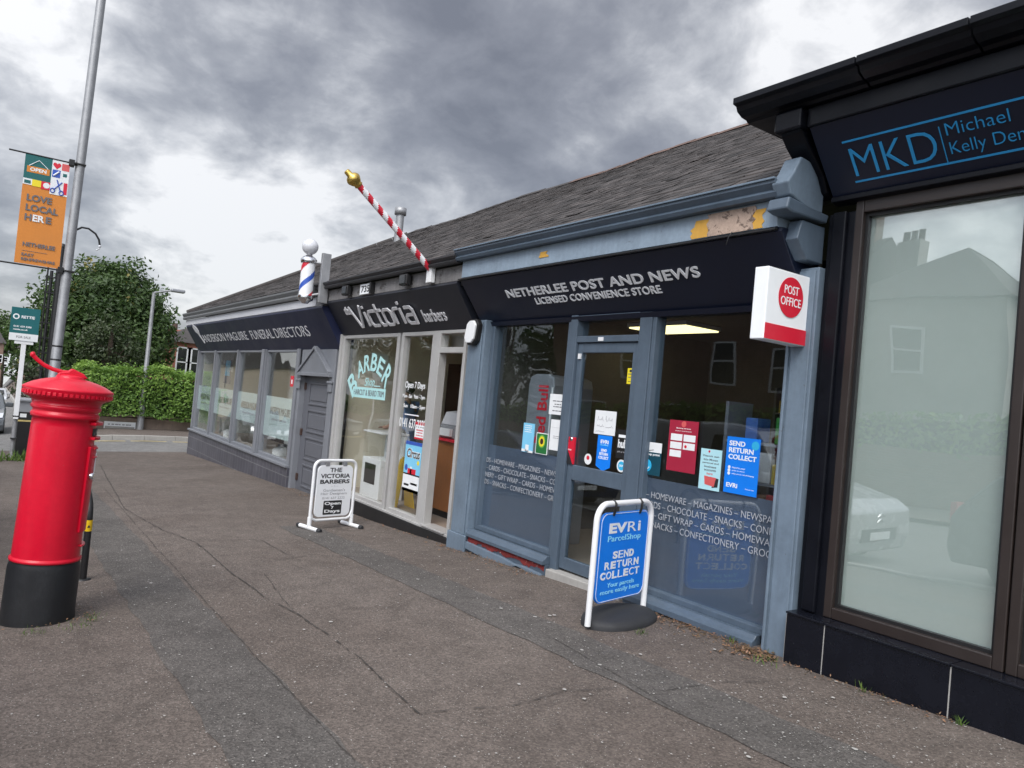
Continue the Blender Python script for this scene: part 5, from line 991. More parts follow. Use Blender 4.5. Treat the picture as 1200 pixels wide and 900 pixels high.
cap = MB().lathe([(.275, 1.485), (.30, 1.49), (.312, 1.50), (.315, 1.53), (.322, 1.54), (.322, 1.55), (.312, 1.556), (.26, 1.582), (.20, 1.602), (.14, 1.616), (.105, 1.622), (.105, 1.632), (.09, 1.642), (.05, 1.648), (1e-4, 1.65)], (0, 0, 0), 56)
cp = L('cap', cap, REDP); mb = MB()
for i in range(52):
    a = 2 * math.pi * i / 52; c_, s_ = math.cos(a), math.sin(a); t_ = Vector((-s_, c_, 0)); r_ = Vector((c_, s_, 0)); p = r_ * .312 + Vector((0, 0, 1.503))
    q = [p - t_ * .012, p + t_ * .012, p + t_ * .012 + Vector((0, 0, .022)), p - t_ * .012 + Vector((0, 0, .022))]; mb.hexa(q, [v_ + r_ * .009 for v_ in q])
L('dentil_row', mb, REDP, cp, .002)
# curved arm of the old direction plate on top
arm = MB().tube([(0, .0, 1.658), (0, -.06, 1.66), (0, -.13, 1.672), (0, -.195, 1.695), (0, -.245, 1.725), (0, -.275, 1.75)], [.018, .014, .0135, .0135, .014, .016], 12); arm.ball((0, -.278, 1.755), .019, 8); L('direction_arm', arm, REDP, cp)
L('arm_bracket', MB().prism([(-.04, -.10, 1.63), (-.04, -.09, 1.655), (-.04, -.03, 1.668), (-.04, 0, 1.692), (-.04, .05, 1.675), (-.04, .09, 1.66), (-.04, .12, 1.63)], (.08, 0, 0)), REDP, cp, .008)
# posting side faces the shops: hood, slot, plate holder, door with hinge and handle
R_ = .23
def curved(name, a0, a1, z0, z1, r0, r1, m, par=pb, n=14, bev=.004):
    A = [math.radians(a0 + (a1 - a0) * i / n) for i in range(n + 1)]; mb = MB(); V = []
    for r in (r0, r1):
        for z in (z0, z1): V += [(r * math.sin(a), r * math.cos(a), z) for a in A]
    k = n + 1; F = []
    for i in range(n): F += [(i, i + 1, k + i + 1, k + i), (2 * k + i + 1, 2 * k + i, 3 * k + i, 3 * k + i + 1), (i + 1, i, 2 * k + i, 2 * k + i + 1), (k + i, k + i + 1, 3 * k + i + 1, 3 * k + i)]
    F += [(0, k, 3 * k, 2 * k), (n, 2 * k + n, 3 * k + n, k + n)]; mb.add(V, F); return L(name, mb, m, par, bev)
curved('aperture_hood', -42, 42, 1.325, 1.345, .20, .275, REDP); curved('aperture', -32, 32, 1.25, 1.30, .20, .238, BLACKM); curved('aperture_lip', -38, 38, 1.225, 1.245, .20, .268, REDP)
d_ = curved('collection_door', -40, 40, .60, 1.18, .20, .252, REDP); curved('door_hinge', -46, -40, .68, .74, .22, .262, REDP, d_); curved('door_hinge', -46, -40, 1.02, 1.08, .22, .262, REDP, d_); curved('collection_plate', -16, 16, .95, 1.13, .252, .258, PAPER, d_)
L('lock', MB().lathe([(.022, 0), (.022, .02), (.012, .026)], (.252 * math.sin(.5), .252 * math.cos(.5), .98), 14, (math.sin(.5), math.cos(.5), 0)), CHROME, d_)
for z in (1.16, 1.10, .5): curved('moulding', -30, 30, z, z + .012, .22, .262, REDP, pb)
# --- cycle hoop behind it
hp = atg(97, 679); hz = gz(hp.x, hp.y)
hoop = thing('cycle_hoop', 'black steel cycle hoop with a yellow band behind the pillar box', 'bike stand', (hp.x, hp.y, hz))
pts = [(0, 0, -.02), (0, 0, .5)] + [(-.25 + .25 * math.cos(a), -.03 * (1 - math.cos(a)), .5 + .22 * math.sin(a)) for a in [math.pi * i / 12 for i in range(1, 12)]] + [(-.5, -.06, .5), (-.5, -.06, -.04)]
obj('hoop', MB().tube(pts, .027, 14), BLACKM, hoop, world=False); obj('yellow_band', MB().lathe([(.0285, .40), (.0285, .49)], (0, 0, 0), 18), YEL, hoop, world=False); obj('arrow_mark', MB().prism([(.0287, -.012, .43), (.0287, .012, .43), (.0287, 0, .455)], (.001, 0, 0)), LETK, hoop, world=False)
for x_, y_ in ((0, 0), (-.5, -.06)): obj('base_plate', MB().lathe([(.06, -.03), (.06, .006), (.03, .012)], (x_, y_, 0 if x_ == 0 else -.018), 18), BLACKM, hoop, world=False)
# --- lamp column with banner
LX, LY = -14.1, .77
lm = at(65, 420, 1); w_ = ray(64, 420).normalized(); 
lz = gz(LX, LY)
lp = thing('lamp_column', 'tall galvanised steel lamp column rising behind the pillar box', 'street lamp', (LX, LY, lz)); lp.rotation_euler = (math.radians(-.9), 0, 0)
obj('column', MB().lathe([(.10, -.05), (.10, 1.1), (.078, 1.16), (.07, 4), (.066, 9.5)], (0, 0, 0), 24), GALV, lp, world=False)
obj('lamp_arm', MB().tube([(0, 0, 9.4), (0, 0, 9.7), (0, -.3, 9.9), (0, -1.2, 10.0)], .04, 10), GALV, lp, world=False); obj('lamp_head', MB().box(-.13, .13, -1.85, -1.2, 9.94, 10.06), FRIDGE, lp, .03, world=False)
for z in (2.02, 2.24): obj('strap', MB().lathe([(.074, 0), (.08, .005), (.08, .025), (.074, .03)], (0, 0, z), 20), BLACKM, lp, world=False)
g0 = atx(92, 269, LX); ga = [atx(x, y, LX - .05) for x, y in ((86, 271), (96, 266.5), (104, 268), (112, 274), (116, 281), (117, 288))]
obj('basket_arm', MB().tube(ga, .016, 8), BLACKM, lp); obj('hook', MB().tube([ga[-1], ga[-1] + Vector((0, 0, -.05)), ga[-1] + Vector((0, -.05, -.09))], .010, 6).ball(ga[-1] + Vector((0, 0, -.01)), .024, 6), LAMPW, lp)
# banner hung from two bars
BXX = LX + .02
T = [atx(*p, BXX) for p in ((31, 179.5), (82.5, 190.5), (69.5, 315), (15.5, 307))]     # TL TR BR BL
bn = thing('street_banner', 'orange and teal LOVE LOCAL HERE banner hung beside the lamp column', 'banner', (BXX, LY - .1, T[2].z))
y0, y1 = (T[0].y + T[3].y) / 2, (T[1].y + T[2].y) / 2; zt, zbn = (T[0].z + T[1].z) / 2, (T[2].z + T[3].z) / 2; W, Hh = y1 - y0, zt - zbn
mb = MB(); ny, nz = 14, 26; V = []
for k_ in (0, 1):
    for j in range(nz + 1):
        for i in range(ny + 1): fy, fzv = i / ny, j / nz; V.append((BXX + .0015 * math.sin(fy * 5 + fzv * 3) * math.sin(math.pi * fzv) - .003 * k_, y0 + W * fy, zbn + Hh * fzv))
o_ = (ny + 1) * (nz + 1); idx = lambda i, j, k_=0: k_ * o_ + j * (ny + 1) + i; F = []
for j in range(nz):
    for i in range(ny): F += [(idx(i, j), idx(i + 1, j), idx(i + 1, j + 1), idx(i, j + 1)), (idx(i, j, 1), idx(i, j + 1, 1), idx(i + 1, j + 1, 1), idx(i + 1, j, 1))]
mb.add(V, F, True); obj('cloth', mb, ORANGE, bn)
XB = BXX + .003
def bq(nm, m, a, b, c_, d, dx=0.): return obj(nm, MB().box(XB + dx, XB + dx + .002, y0 + W * a, y0 + W * b, zbn + Hh * c_, zbn + Hh * d), m, bn)
def bt(body, m, a, c_, w, h, **k): return text(body, m, bn, (XB + .006, y0 + W * a, zbn + Hh * c_), YV, ZV, W * w, Hh * h, depth=.001, **k)
bq('teal_square', TEALB, 0, .60, .775, 1); bq('white_block', PAPER, .60, 1, .675, 1); bq('sign_board', ORANGE, .06, .56, .835, .892, .002); bt('OPEN', LETW, .13, .848, .36, .032, bold=.03)
obj('sign_string', MB().tube([(XB + .005, y0 + W * .1, zbn + Hh * .892), (XB + .005, y0 + W * .31, zbn + Hh * .955), (XB + .005, y0 + W * .52, zbn + Hh * .892)], .006, 6), LETW, bn)
bq('white_square', PAPER, 0, .2, .72, .775); bq('stall_mark', TEALB, .03, .17, .73, .76, .002); bq('yellow_square', YELS, .2, .40, .715, .775); bq('red_square', REDS, .40, .60, .705, .775); bq('blue_square', STRB, .62, .80, .835, .905, .002); bq('orange_square', PINKR, .82, .99, .91, .975, .002)
obj('dial', disc((XB + .003, y0 + W * .52, zbn + Hh * .742), .045, (1, 0, 0), .001, 18), PAPER, bn)
hc = Vector((XB + .004, y0 + W * .71, zbn + Hh * .945)); hs = .062; obj('heart', MB().prism([hc + Vector((0, hs * .9 * math.sin(a) ** 3, hs * .06 * (13 * math.cos(a) - 5 * math.cos(2 * a) - 2 * math.cos(3 * a) - math.cos(4 * a)) )) for a in [2 * math.pi * i / 24 for i in range(24)]], (.001, 0, 0)), REDS, bn)
def stroke3(nm, pts, r, m): return obj(nm, MB().tube([(XB + .006, y0 + W * a, zbn + Hh * b) for a, b in pts], r, 6), m, bn)
stroke3('spanner', [(.65, .848), (.77, .892)], .012, LETW); stroke3('scissor_blade', [(.68, .72), (.86, .80)], .009, STRB); stroke3('scissor_blade', [(.84, .71), (.74, .815)], .009, STRB)
for fy, fz_ in ((.66, .712), (.86, .70)): obj('scissor_handle', MB().tube([(XB + .006, y0 + W * fy + .03 * math.cos(a), zbn + Hh * fz_ + .035 * math.sin(a)) for a in [2 * math.pi * i / 12 for i in range(12)]], .008, 6, close=True), STRB, bn)
bq('green_diamond', TEALB, .86, .95, .855, .885, .002); bq('red_flag', REDS, .90, .985, .69, .80, .002)
bt('LOVE', LETD, .12, .575, .56, .062, bold=.035); bt('LOCAL', LETD, .12, .485, .72, .062, bold=.035); bt('H', LETD, .12, .395, .15, .062, bold=.035); bt('ER', PAPER, .295, .395, .265, .062, bold=.035); bt('E', LETD, .585, .395, .13, .062, bold=.035)
bt('NETHERLEE', LETD, .14, .16, .72, .038, bold=.03); bt('EAST', LETD, .14, .072, .27, .026, bold=.03); bt('RENFREWSHIRE', LETD, .14, .03, .75, .026, bold=.03); obj('rule', MB().box(XB, XB + .002, y0 + W * .14, y0 + W * .7, zbn + Hh * .118, zbn + Hh * .121), LETD, bn)
for z, ext in ((zt + .0, .22), (zbn - .02, .26)):
    obj('bar', MB().tube([(BXX, LY + .07, z), (BXX, y0 - ext, z)], .013, 8), BLACKM, bn); obj('clamp', MB().box(BXX - .09, BXX + .06, LY - .08, LY + .0, z - .05, z + .05).box(BXX - .1, BXX + .075, LY, LY + .16, z - .012, z + .012), BLACKM, bn, .006)
# --- dark timber pole behind, with cable guards
q0, q1 = atx(56, 450, -20.5), atx(73.5, 290, -20.5)
bk = thing('utility_pole', 'black pole with cable guards partly hidden behind the lamp column', 'pole', (q0.x, q0.y, gz(q0.x, q0.y)))
gzq = gz(q0.x, q0.y)
obj('pole', MB().tube([(q0.x, q0.y, gzq - .1), (q0.x, q0.y, q1.z)], [.10, .075], 14), BLACKM, bk); obj('cap', MB().lathe([(.085, 0), (.085, .05), (.03, .09)], (q0.x, q0.y, q1.z), 14), BLACKM, bk)
gy = q0.y - .16; zlo, zhi = atx(56, 408, -20.5).z, atx(66, 318, -20.5).z
obj('cable_guard', MB().tube([(q0.x, gy, zlo - 1.5), (q0.x, gy, zhi)], .035, 8), BLACKM, bk); obj('cable_guard', MB().tube([(q0.x + .02, q0.y - .24, zlo - .2), (q0.x + .02, q0.y - .24, zhi + .1)], .018, 8), BLACKM, bk)
for i in range(9): z = zlo - 1.2 + (zhi - zlo + 1.2) * i / 8.5; obj('rung', MB().box(q0.x - .02, q0.x + .04, gy - .12, q0.y, z, z + .03), BLACKM, bk)
# --- estate agent board
sp = Vector((-19.08, .47, gz(-19.08, .47)))
fs = thing('for_sale_sign', 'teal FOR SALE board on a white post strapped to a short grey stump', 'sign', sp)
top = atx(28.5, 402, sp.x - .06); mid = atx(19, 488, sp.x)
obj('stump', MB().tube([(sp.x, sp.y, sp.z - .05), (sp.x, sp.y, mid.z + .05)], .045, 12), GALV, fs)
obj('post', MB().box(sp.x + .05, sp.x + .11, sp.y - .045, sp.y + .045, mid.z - .05, top.z + .1), WHITEP, fs, .005)
bd_ = [atx(*p, sp.x + .13) for p in ((14, 359), (47, 363), (45, 401), (10, 398))]; y0, y1 = (bd_[0].y + bd_[3].y) / 2, (bd_[1].y + bd_[2].y) / 2; zt, zb_ = (bd_[0].z + bd_[1].z) / 2, (bd_[2].z + bd_[3].z) / 2; W, Hh = y1 - y0, zt - zb_
bo = obj('board', MB().box(sp.x + .115, sp.x + .125, y0, y1, zb_, zt), TEAL, fs, .002); obj('white_strip', MB().box(sp.x + .125, sp.x + .128, y0, y1, zb_, zb_ + Hh * .22), PAPER, fs)
def st(body, m, a, c_, w, h, **k): return text(body, m, fs, (sp.x + .1285, y0 + W * a, zb_ + Hh * c_), YV, ZV, W * w, Hh * h, depth=.001, **k)
st('RETTIE', LETW, .36, .68, .46, .085, bold=.03); st('0141 639 3300', LETW, .12, .40, .62, .055, bold=.03); st('rettie.co.uk', LETW, .12, .31, .5, .05, bold=.03); st('FOR SALE', LETD, .25, .075, .5, .07, bold=.01)
obj('round_logo', disc((sp.x + .126, y0 + W * .18, zb_ + Hh * .72), .06, (1, 0, 0), .002, 20), LETW, fs); obj('logo_centre', disc((sp.x + .1285, y0 + W * .18, zb_ + Hh * .72), .035, (1, 0, 0), .001, 20), TEAL, fs)
obj('crosspiece', MB().box(sp.x + .045, sp.x + .114, sp.y - .17, sp.y + .17, zb_ - .07, zb_ - .002), WHITEP, fs, .003)
for dz in (-.02, -.5): obj('strap', MB().box(sp.x - .06, sp.x + .115, sp.y - .06, sp.y + .06, mid.z + dz + .02, mid.z + dz + .045), BLACKM, fs, .002)
# --- litter bin
bx = -19.9; b0_, b1_ = atx(16.5, 500, bx), atx(35, 500, bx); bt_ = atx(20, 466, bx); gb = gz(bx, b0_.y)
lb = thing('litter_bin', 'black litter bin with a grey hood behind the for sale post', 'bin', (bx, (b0_.y + b1_.y) / 2, gb)); y0, y1 = b0_.y, b1_.y + .1; Ht = bt_.z - gb
obj('bin_body', MB().hexa([(bx - .28, y0 + .03, gb), (bx + .25, y0 + .03, gb), (bx + .25, y1 - .03, gb), (bx - .28, y1 - .03, gb)], [(bx - .3, y0, gb + Ht * .62), (bx + .27, y0, gb + Ht * .62), (bx + .27, y1, gb + Ht * .62), (bx - .3, y1, gb + Ht * .62)]), BLACKM, lb, .02)
obj('gold_band', MB().box(bx - .31, bx + .28, y0 - .01, y1 + .01, gb + Ht * .62, gb + Ht * .645), YLINE, lb); obj('bin_upper', MB().box(bx - .29, bx + .26, y0 + .01, y1 - .01, gb + Ht * .645, gb + Ht * .78), BLACKM, lb, .01); obj('notice_plate', MB().box(bx + .26, bx + .264, y0 + .08, y0 + .2, gb + Ht * .69, gb + Ht * .75), PAPER, lb)
obj('opening_frame', frame_rect(MB(), bx - .28, bx + .25, gb + Ht * .78, gb + Ht * .95, .05, y0 + .01, y1 - .01), FRIDGE, lb); obj('opening', MB().box(bx - .2, bx + .2, y0 + .04, y1 - .04, gb + Ht * .80, gb + Ht * .93), FRIDGE, lb); obj('hood', MB().prism([(bx - .32, y0 - .03, gb + Ht * .95), (bx - .32, y1 + .03, gb + Ht * .95), (bx - .32, y1 - .04, gb + Ht), (bx - .32, y0 + .04, gb + Ht)], (.62, 0, 0)), FRIDGE, lb, .02)

# ------------------------------------------------------------------ pavement boards
# white framed board outside the barbers
f0, f1 = atg(362, 617), atg(411, 612); dvec = (f1 - f0); dvec.z = 0; Wd = dvec.length; ang = math.atan2(dvec.y, dvec.x); cen = (f0 + f1) / 2; cz_ = gz(cen.x, cen.y)
vb = thing('pavement_board', 'white tubular framed board with black lettering outside the barbers', 'A-board', (cen.x, cen.y, cz_), ang)
top_z = .86; lean = Vector((0, 0, 0))
w2_ = Wd / 2; rr = .09
fr_pts = [(-w2_, 0, .03), (-w2_, 0, top_z - rr)] + [(-w2_ + rr - rr * math.cos(a), 0, top_z - rr + rr * math.sin(a)) for a in [math.pi / 2 * i / 6 for i in range(1, 7)]] + [(w2_ - rr + rr * math.sin(a), 0, top_z - rr + rr * math.cos(a)) for a in [math.pi / 2 * i / 6 for i in range(0, 6)]] + [(w2_, 0, top_z - rr), (w2_, 0, .03)]
obj('frame', MB().tube(fr_pts, .02, 12), WHITEP, vb, world=False)
obj('lower_rail', MB().tube([(-w2_, 0, .22), (-w2_ + .03, 0, .14), (-w2_ + .09, 0, .115), (w2_ - .09, 0, .115), (w2_ - .03, 0, .14), (w2_, 0, .22)], .018, 10), WHITEP, vb, world=False)
for s_ in (-1, 1):
    ft = obj('foot', MB().tube([(s_ * w2_, -.2, .028), (s_ * w2_, .2, .028)], .026, 12), WHITEP, vb, world=False); obj('sleeve', MB().lathe([(.028, .03), (.028, .16)], (s_ * w2_, 0, 0), 14), WHITEP, vb, world=False)
    for e in (-1, 1): obj('end_cap', MB().lathe([(.028, 0), (.028, .05), (.02, .055)], (s_ * w2_, e * .19, .028), 12, (0, e, 0)), RUBBER, ft, world=False)
def rrect(x0, x1, z0, z1, r, n=6):
    P = []
    for cx_, cz2, a0 in ((x1 - r, z1 - r, 0), (x0 + r, z1 - r, 90), (x0 + r, z0 + r, 180), (x1 - r, z0 + r, 270)): P += [(cx_ + r * math.cos(math.radians(a0 + 90 * i / n)), cz2 + r * math.sin(math.radians(a0 + 90 * i / n))) for i in range(n + 1)]
    return P
pw = w2_ - .05; pl = obj('panel', MB().prism([(x, -.012, z) for x, z in rrect(-pw, pw, .155, .80, .07)], (0, .024, 0)), WHITES, vb, .003, world=False)
for s_ in (-1, 1): obj('clip', MB().box(s_ * pw * .5 - .03, s_ * pw * .5 + .03, -.016, .016, .79, .845), GALV, vb, .004, world=False)
def vt(body, m, xc, z, w, h, **k): return obj('lettering', text_into(MB(), body, (xc - w / 2, -.0125, z), XV, ZV, w, h, depth=.0012, **k), m, pl, world=False)
s_ = pw * 2
vt('THE', LETK, 0, .715, s_ * .34, .055, bold=.02); vt('VICTORIA', LETK, 0, .64, s_ * .84, .055, bold=.025); vt('BARBERS', LETK, 0, .57, s_ * .84, .052, bold=.03); vt('\u2013 \u2022 \u2013', LETMG, 0, .535, s_ * .2, .008); vt("Gentlemen's", LETMG, 0, .47, s_ * .62, .036); vt('Hair Designers', LETMG, 0, .42, s_ * .74, .04); vt('0141 637 2222', LETMG, 0, .375, s_ * .64, .028)
obj('black_square', MB().prism([(x, -.0135, z) for x, z in rrect(-s_ * .27, s_ * .25, .18, .355, .012)], (0, .0012, 0)), LETK, pl, world=False)
def vw(body, z, w, h): return obj('lettering', text_into(MB(), body, (-.006 - w / 2, -.014, z), XV, ZV, w, h, depth=.0012, bold=.03), LETW, pl, world=False)
vw('Open', .29, s_ * .46, .05); vw('7', .25, s_ * .07, .034); vw('Days', .192, s_ * .44, .05)
# blue parcel board on a rubber base
g0, g1 = atg(688, 738), atg(753, 717); gd = g1 - g0; gd.z = 0; ang = math.atan2(gd.y, gd.x); Wd = gd.length; ce = (g0 + g1) / 2; cz_ = gz(ce.x, ce.y)
ev = thing('pavement_board', 'blue parcel shop board in a white hoop frame on a black rubber base', 'A-board', (ce.x, ce.y, cz_), ang)
w2_ = Wd / 2; T0 = atx(690, 598, g0.x).z - cz_; T1 = atx(749, 587, g1.x).z - cz_; tz = (T0 + T1) / 2 + .02; rr = .12
bm_ = MB(); n = 40; prof = [(1.0, .0), (1.0, .035), (.97, .055), (.86, .075), (.6, .095), (.3, .105), (.001, .107)]; V = []
for r, z in prof:
    for j in range(n): a = 2 * math.pi * j / n; V.append((r * (w2_ + .005) * math.cos(a) + .03, r * .235 * math.sin(a) - .01, z - .012))
bm_.add(V, [(i * n + j, i * n + (j + 1) % n, (i + 1) * n + (j + 1) % n, (i + 1) * n + j) for i in range(len(prof) - 1) for j in range(n)], True).add(V[:n], [list(range(n))[::-1]]); obj('rubber_base', bm_, RUBBER, ev, world=False)
ep = [(-w2_, 0, .02), (-w2_, 0, tz - rr)] + [(-w2_ + rr - rr * math.cos(a), 0, tz - rr + rr * math.sin(a)) for a in [math.pi / 2 * i / 8 for i in range(1, 9)]] + [(w2_ - rr + rr * math.sin(a), 0, tz - rr + rr * math.cos(a)) for a in [math.pi / 2 * i / 8 for i in range(0, 8)]] + [(w2_, 0, tz - rr), (w2_, 0, .02)]
obj('hoop_frame', MB().tube(ep, .0225, 16), WHITEP, ev, world=False)
pw = w2_ - .045; zb0, zb1 = .165, tz - .065
pe_ = obj('panel', MB().prism([(x, -.010, z) for x, z in rrect(-pw, pw, zb0, zb1, .075)], (0, .020, 0)), EVRI, ev, .002, world=False)
r1_ = rrect(-pw + .008, pw - .008, zb0 + .008, zb1 - .008, .07); obj('white_edge_line', MB().tube([(x, -.0105, z) for x, z in r1_], .0022, 5, close=True), LETW, pe_, world=False)
for s_ in (-1, 1): obj('hook', MB().tube([(s_ * pw * .55, .0, tz + .027), (s_ * pw * .55, -.03, tz), (s_ * pw * .55, -.024, tz - .05), (s_ * pw * .55, -.012, tz - .085)], .010, 8), BLACKM, ev, world=False)
hp_ = zb1 - zb0
def et(body, m, x0f, zf, w, h, **k): return obj('lettering', text_into(MB(), body, (-pw + 2 * pw * x0f, -.0108, zb0 + hp_ * zf), XV, ZV, 2 * pw * w, hp_ * h, depth=.0012, **k), m, pe_, world=False)
et('EV', LETW, .17, .765, .36, .115, bold=.045); et('R', LETW, .55, .765, .18, .115, bold=.0); et('i', LETW, .77, .765, .05, .115, bold=.02); et('ParcelShop', LETC, .16, .655, .68, .085, bold=.0)
for word, z, x0f, w in (('SEND', .475, .28, .45), ('RETURN', .365, .13, .72), ('COLLECT', .255, .06, .82)):
    k_ = len(word); tot = w / k_
    for i, ch in enumerate(word): et(ch, LETW, x0f + tot * (i + .08), z, tot * .84, .085, bold=(.05, .015, .035, -.005, .045, .0, .03)[(i + len(word)) % 7])
et('Your parcels', LETC, .22, .145, .56, .065); et('more easily here', LETC, .10, .075, .80, .065)

# ------------------------------------------------------------------ vegetation
def leafy(mb, pts_n, size, rnd, aspect=.55, up=.35):
    for p, n, sh in pts_n:
        s = size * rnd.uniform(.65, 1.35); d = Vector((rnd.gauss(0, 1), rnd.gauss(0, 1), rnd.gauss(0, 1) + up)) + n * 1.1; d.normalize()
        t = d.orthogonal().normalized(); t.rotate(Matrix.Rotation(rnd.uniform(0, 6.28), 3, d)); b = d.cross(t) * aspect
        a = p + t * s * .5; c = p - t * s * .5; m1 = p + b * s * .5 + d * s * .08; m2 = p - b * s * .5 + d * s * .08
        mb.add([a, m1, c, m2], [(0, 1, 2, 3)], shade=min(1, max(0, sh)))
def make_tree(name, label, base, crown_c, lumps, nleaf, size, seed, m=LEAF_T, group=None, twig=True, yellow=.0):
    rnd = random.Random(seed); base = Vector(base); t = thing(name, label, 'tree', base, 0, group); top = Vector(crown_c)
    tr = MB(); tr.tube([base - Vector((0, 0, .2)), base.lerp(top, .35) + Vector((.05, .08, 0)), base.lerp(top, .7), top], [.30, .22, .15, .05], 10)
    for lc, lr in lumps:
        st_ = base.lerp(top, rnd.uniform(.4, .75)); tr.tube([st_, st_.lerp(Vector(lc), .55) + Vector((0, 0, .2)), Vector(lc)], [.10, .06, .02], 6)
        if twig:
            for k in range(4): d = Vector((rnd.gauss(0, 1), rnd.gauss(0, 1), rnd.gauss(0, 1))).normalized(); s0 = st_.lerp(Vector(lc), .8); tr.tube([s0, s0 + d * lr * .8], [.03, .01], 5)
    obj('trunk', tr, BARK, t); mb = MB(); P = []; tot = sum(lr ** 2 for _, lr in lumps)
    for lc, lr in lumps:
        lc = Vector(lc); n = int(nleaf * lr ** 2 / tot); tone = rnd.uniform(-.14, .14)
        # sub-clumps on the lump, so the outline breaks up into sprays with gaps between
        nc = max(6, int(n / 26)); cl = []
        for _ in range(nc):
            d = Vector((rnd.gauss(0, 1), rnd.gauss(0, 1), rnd.gauss(0, 1))).normalized(); cl.append((lc + d * lr * rnd.uniform(.45, 1.08), d, rnd.uniform(-.15, .15)))
        for i in range(n):
            c, d, tn = cl[rnd.randrange(nc)]; p = c + Vector((max(-1.5, min(1.5, rnd.gauss(0, 1))), max(-1.5, min(1.5, rnd.gauss(0, 1))), max(-1.1, min(1.1, rnd.gauss(0, .7))))) * lr * .19
            P.append((p, d, .5 + tone + tn + rnd.gauss(0, .12)))
    leafy(mb, P, size, rnd); obj('crown', mb, m, t)
    if yellow:
        mb = MB(); P = []
        for _ in range(int(yellow)):
            lc, lr = rnd.choice(lumps); lc = Vector(lc); d = Vector((rnd.uniform(.2, 1), rnd.gauss(0, .6), rnd.gauss(0, .6))).normalized(); c = lc + d * lr * 1.0
            for k in range(14): P.append((c + Vector((rnd.gauss(0, 1), rnd.gauss(0, 1), rnd.gauss(0, 1))) * .22, d, rnd.random()))
        leafy(mb, P, size, rnd); obj('yellowing_leaves', mb, LEAF_Y, t)
    return t
# hedge over the low wall across the side road
HX = -29.1
hA, hB = atx(86, 450, HX), Vector((HX, 12.5, 0)); gh = gz(HX, 4) + .03
hz0 = gh + .42; hz1 = atx(150, 434, HX).z
wl = thing('garden_wall', 'low brown stone wall under the hedge across the side road', 'wall', (HX + .1, 6, gh)); obj('wall_face', MB().box(HX - .12, HX + .1, 1.9, 14, gh - .3, gh + .40), WALLST, wl, .02); obj('coping', MB().box(HX - .16, HX + .14, 1.88, 14, gh + .40, gh + .47), WALLST, wl, .02)
sg = [atx(*p, HX + .13) for p in ((121, 504), (158, 506), (159, 495), (122, 493.5))]; sn = thing('street_sign', 'white street name plate fixed to the low stone wall', 'sign', sg[0]); y0, y1, z0, z1 = sg[0].y, sg[1].y, (sg[0].z + sg[1].z) / 2, (sg[2].z + sg[3].z) / 2
obj('plate', MB().box(HX + .141, HX + .16, y0, y1, z0, z1), WHITES, sn, .004); [obj('print_line', MB().box(HX + .1605, HX + .162, y0 + .12 + .11 * i, y0 + .18 + .11 * i + .02 * (i % 3), z0 + (z1 - z0) * .62, z0 + (z1 - z0) * .76), LETMG, sn) for i in range(int((y1 - y0 - .2) / .11))]; obj('dirty_lower_half', MB().box(HX + .1602, HX + .1612, y0 + .03, y1 - .03, z0 + .01, z0 + (z1 - z0) * .5), CONC, sn)
for y in (y0 + .05, y1 - .05): obj('post', MB().box(HX + .10, HX + .14, y - .03, y + .03, gh - .1, z1), BLACKM, sn)
he = thing('hedge', 'bright green clipped laurel hedge behind the low stone wall', 'hedge', (HX, 6, gh)); rnd = random.Random(21); P = []
def hedge_pts(x0, x1, y0, y1, z0, z1, n, rnd):
    out = []; S = [((1, 0, 0), (y1 - y0) * (z1 - z0)), ((0, 0, 1), (y1 - y0) * (x1 - x0)), ((0, -1, 0), (x1 - x0) * (z1 - z0))]; tot = sum(a for _, a in S)
    for nn, a in S:
        nn = Vector(nn)
        for _ in range(int(n * a / tot)):
            x, y, z = rnd.uniform(x0, x1), rnd.uniform(y0, y1), rnd.uniform(z0, z1)
            if nn.x: x = x1
            elif nn.z: z = z1
            else: y = y0
            # rounded shoulders and a rough, lumpy face
            b = .10 * math.sin(y * 2.3 + z * 1.7) + .07 * math.sin(y * 5.1 - z * 3.3) + rnd.gauss(0, .06); cr = .35
            ez = max(0, z - (z1 - cr)) / cr; ey = max(0, (y0 + .6) - y) / .6
            p = Vector((x - (ez ** 2 * .25 if nn.x else 0) - ey ** 2 * .3, y + ez ** 2 * .2 * (1 if nn.y else 0), z + .06 * math.sin(y * 1.9) - ey ** 2 * .25)) + nn * b
            if nn.z and rnd.random() < .10: p.z += rnd.uniform(.05, .18)
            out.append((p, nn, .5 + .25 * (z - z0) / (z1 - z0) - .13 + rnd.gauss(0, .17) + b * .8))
    return out
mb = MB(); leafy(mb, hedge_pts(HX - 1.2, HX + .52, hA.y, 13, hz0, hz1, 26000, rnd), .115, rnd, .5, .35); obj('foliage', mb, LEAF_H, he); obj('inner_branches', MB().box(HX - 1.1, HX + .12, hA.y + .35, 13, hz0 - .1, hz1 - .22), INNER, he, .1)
# far lamp growing out of the hedge
fl0 = atx(163.5, 505, HX + .31); gl = gz(HX + .31, fl0.y) + .03; ftop = atx(181, 343, HX + .31); fh = [atx(x, y, HX + .31) for x, y in ((181, 344), (192, 341.5), (202, 340.5))]
sl_ = thing('street_lamp', 'slim grey street lamp standing in the hedge with a short arm', 'street lamp', (HX + .31, fl0.y, gl)); obj('column', MB().lathe([(.115, -.1), (.115, .9), (.08, 1.0), (.055, ftop.z - gl)], (HX + .31, fl0.y, gl), 16), GALV, sl_); obj('arm', MB().tube([(HX + .31, fl0.y, ftop.z), fh[1], fh[2]], .03, 8), GALV, sl_); e_ = fh[2]; obj('head', MB().box(HX + .19, HX + .43, e_.y - .05, e_.y + .42, e_.z - .05, e_.z + .07), FRIDGE, sl_, .04)
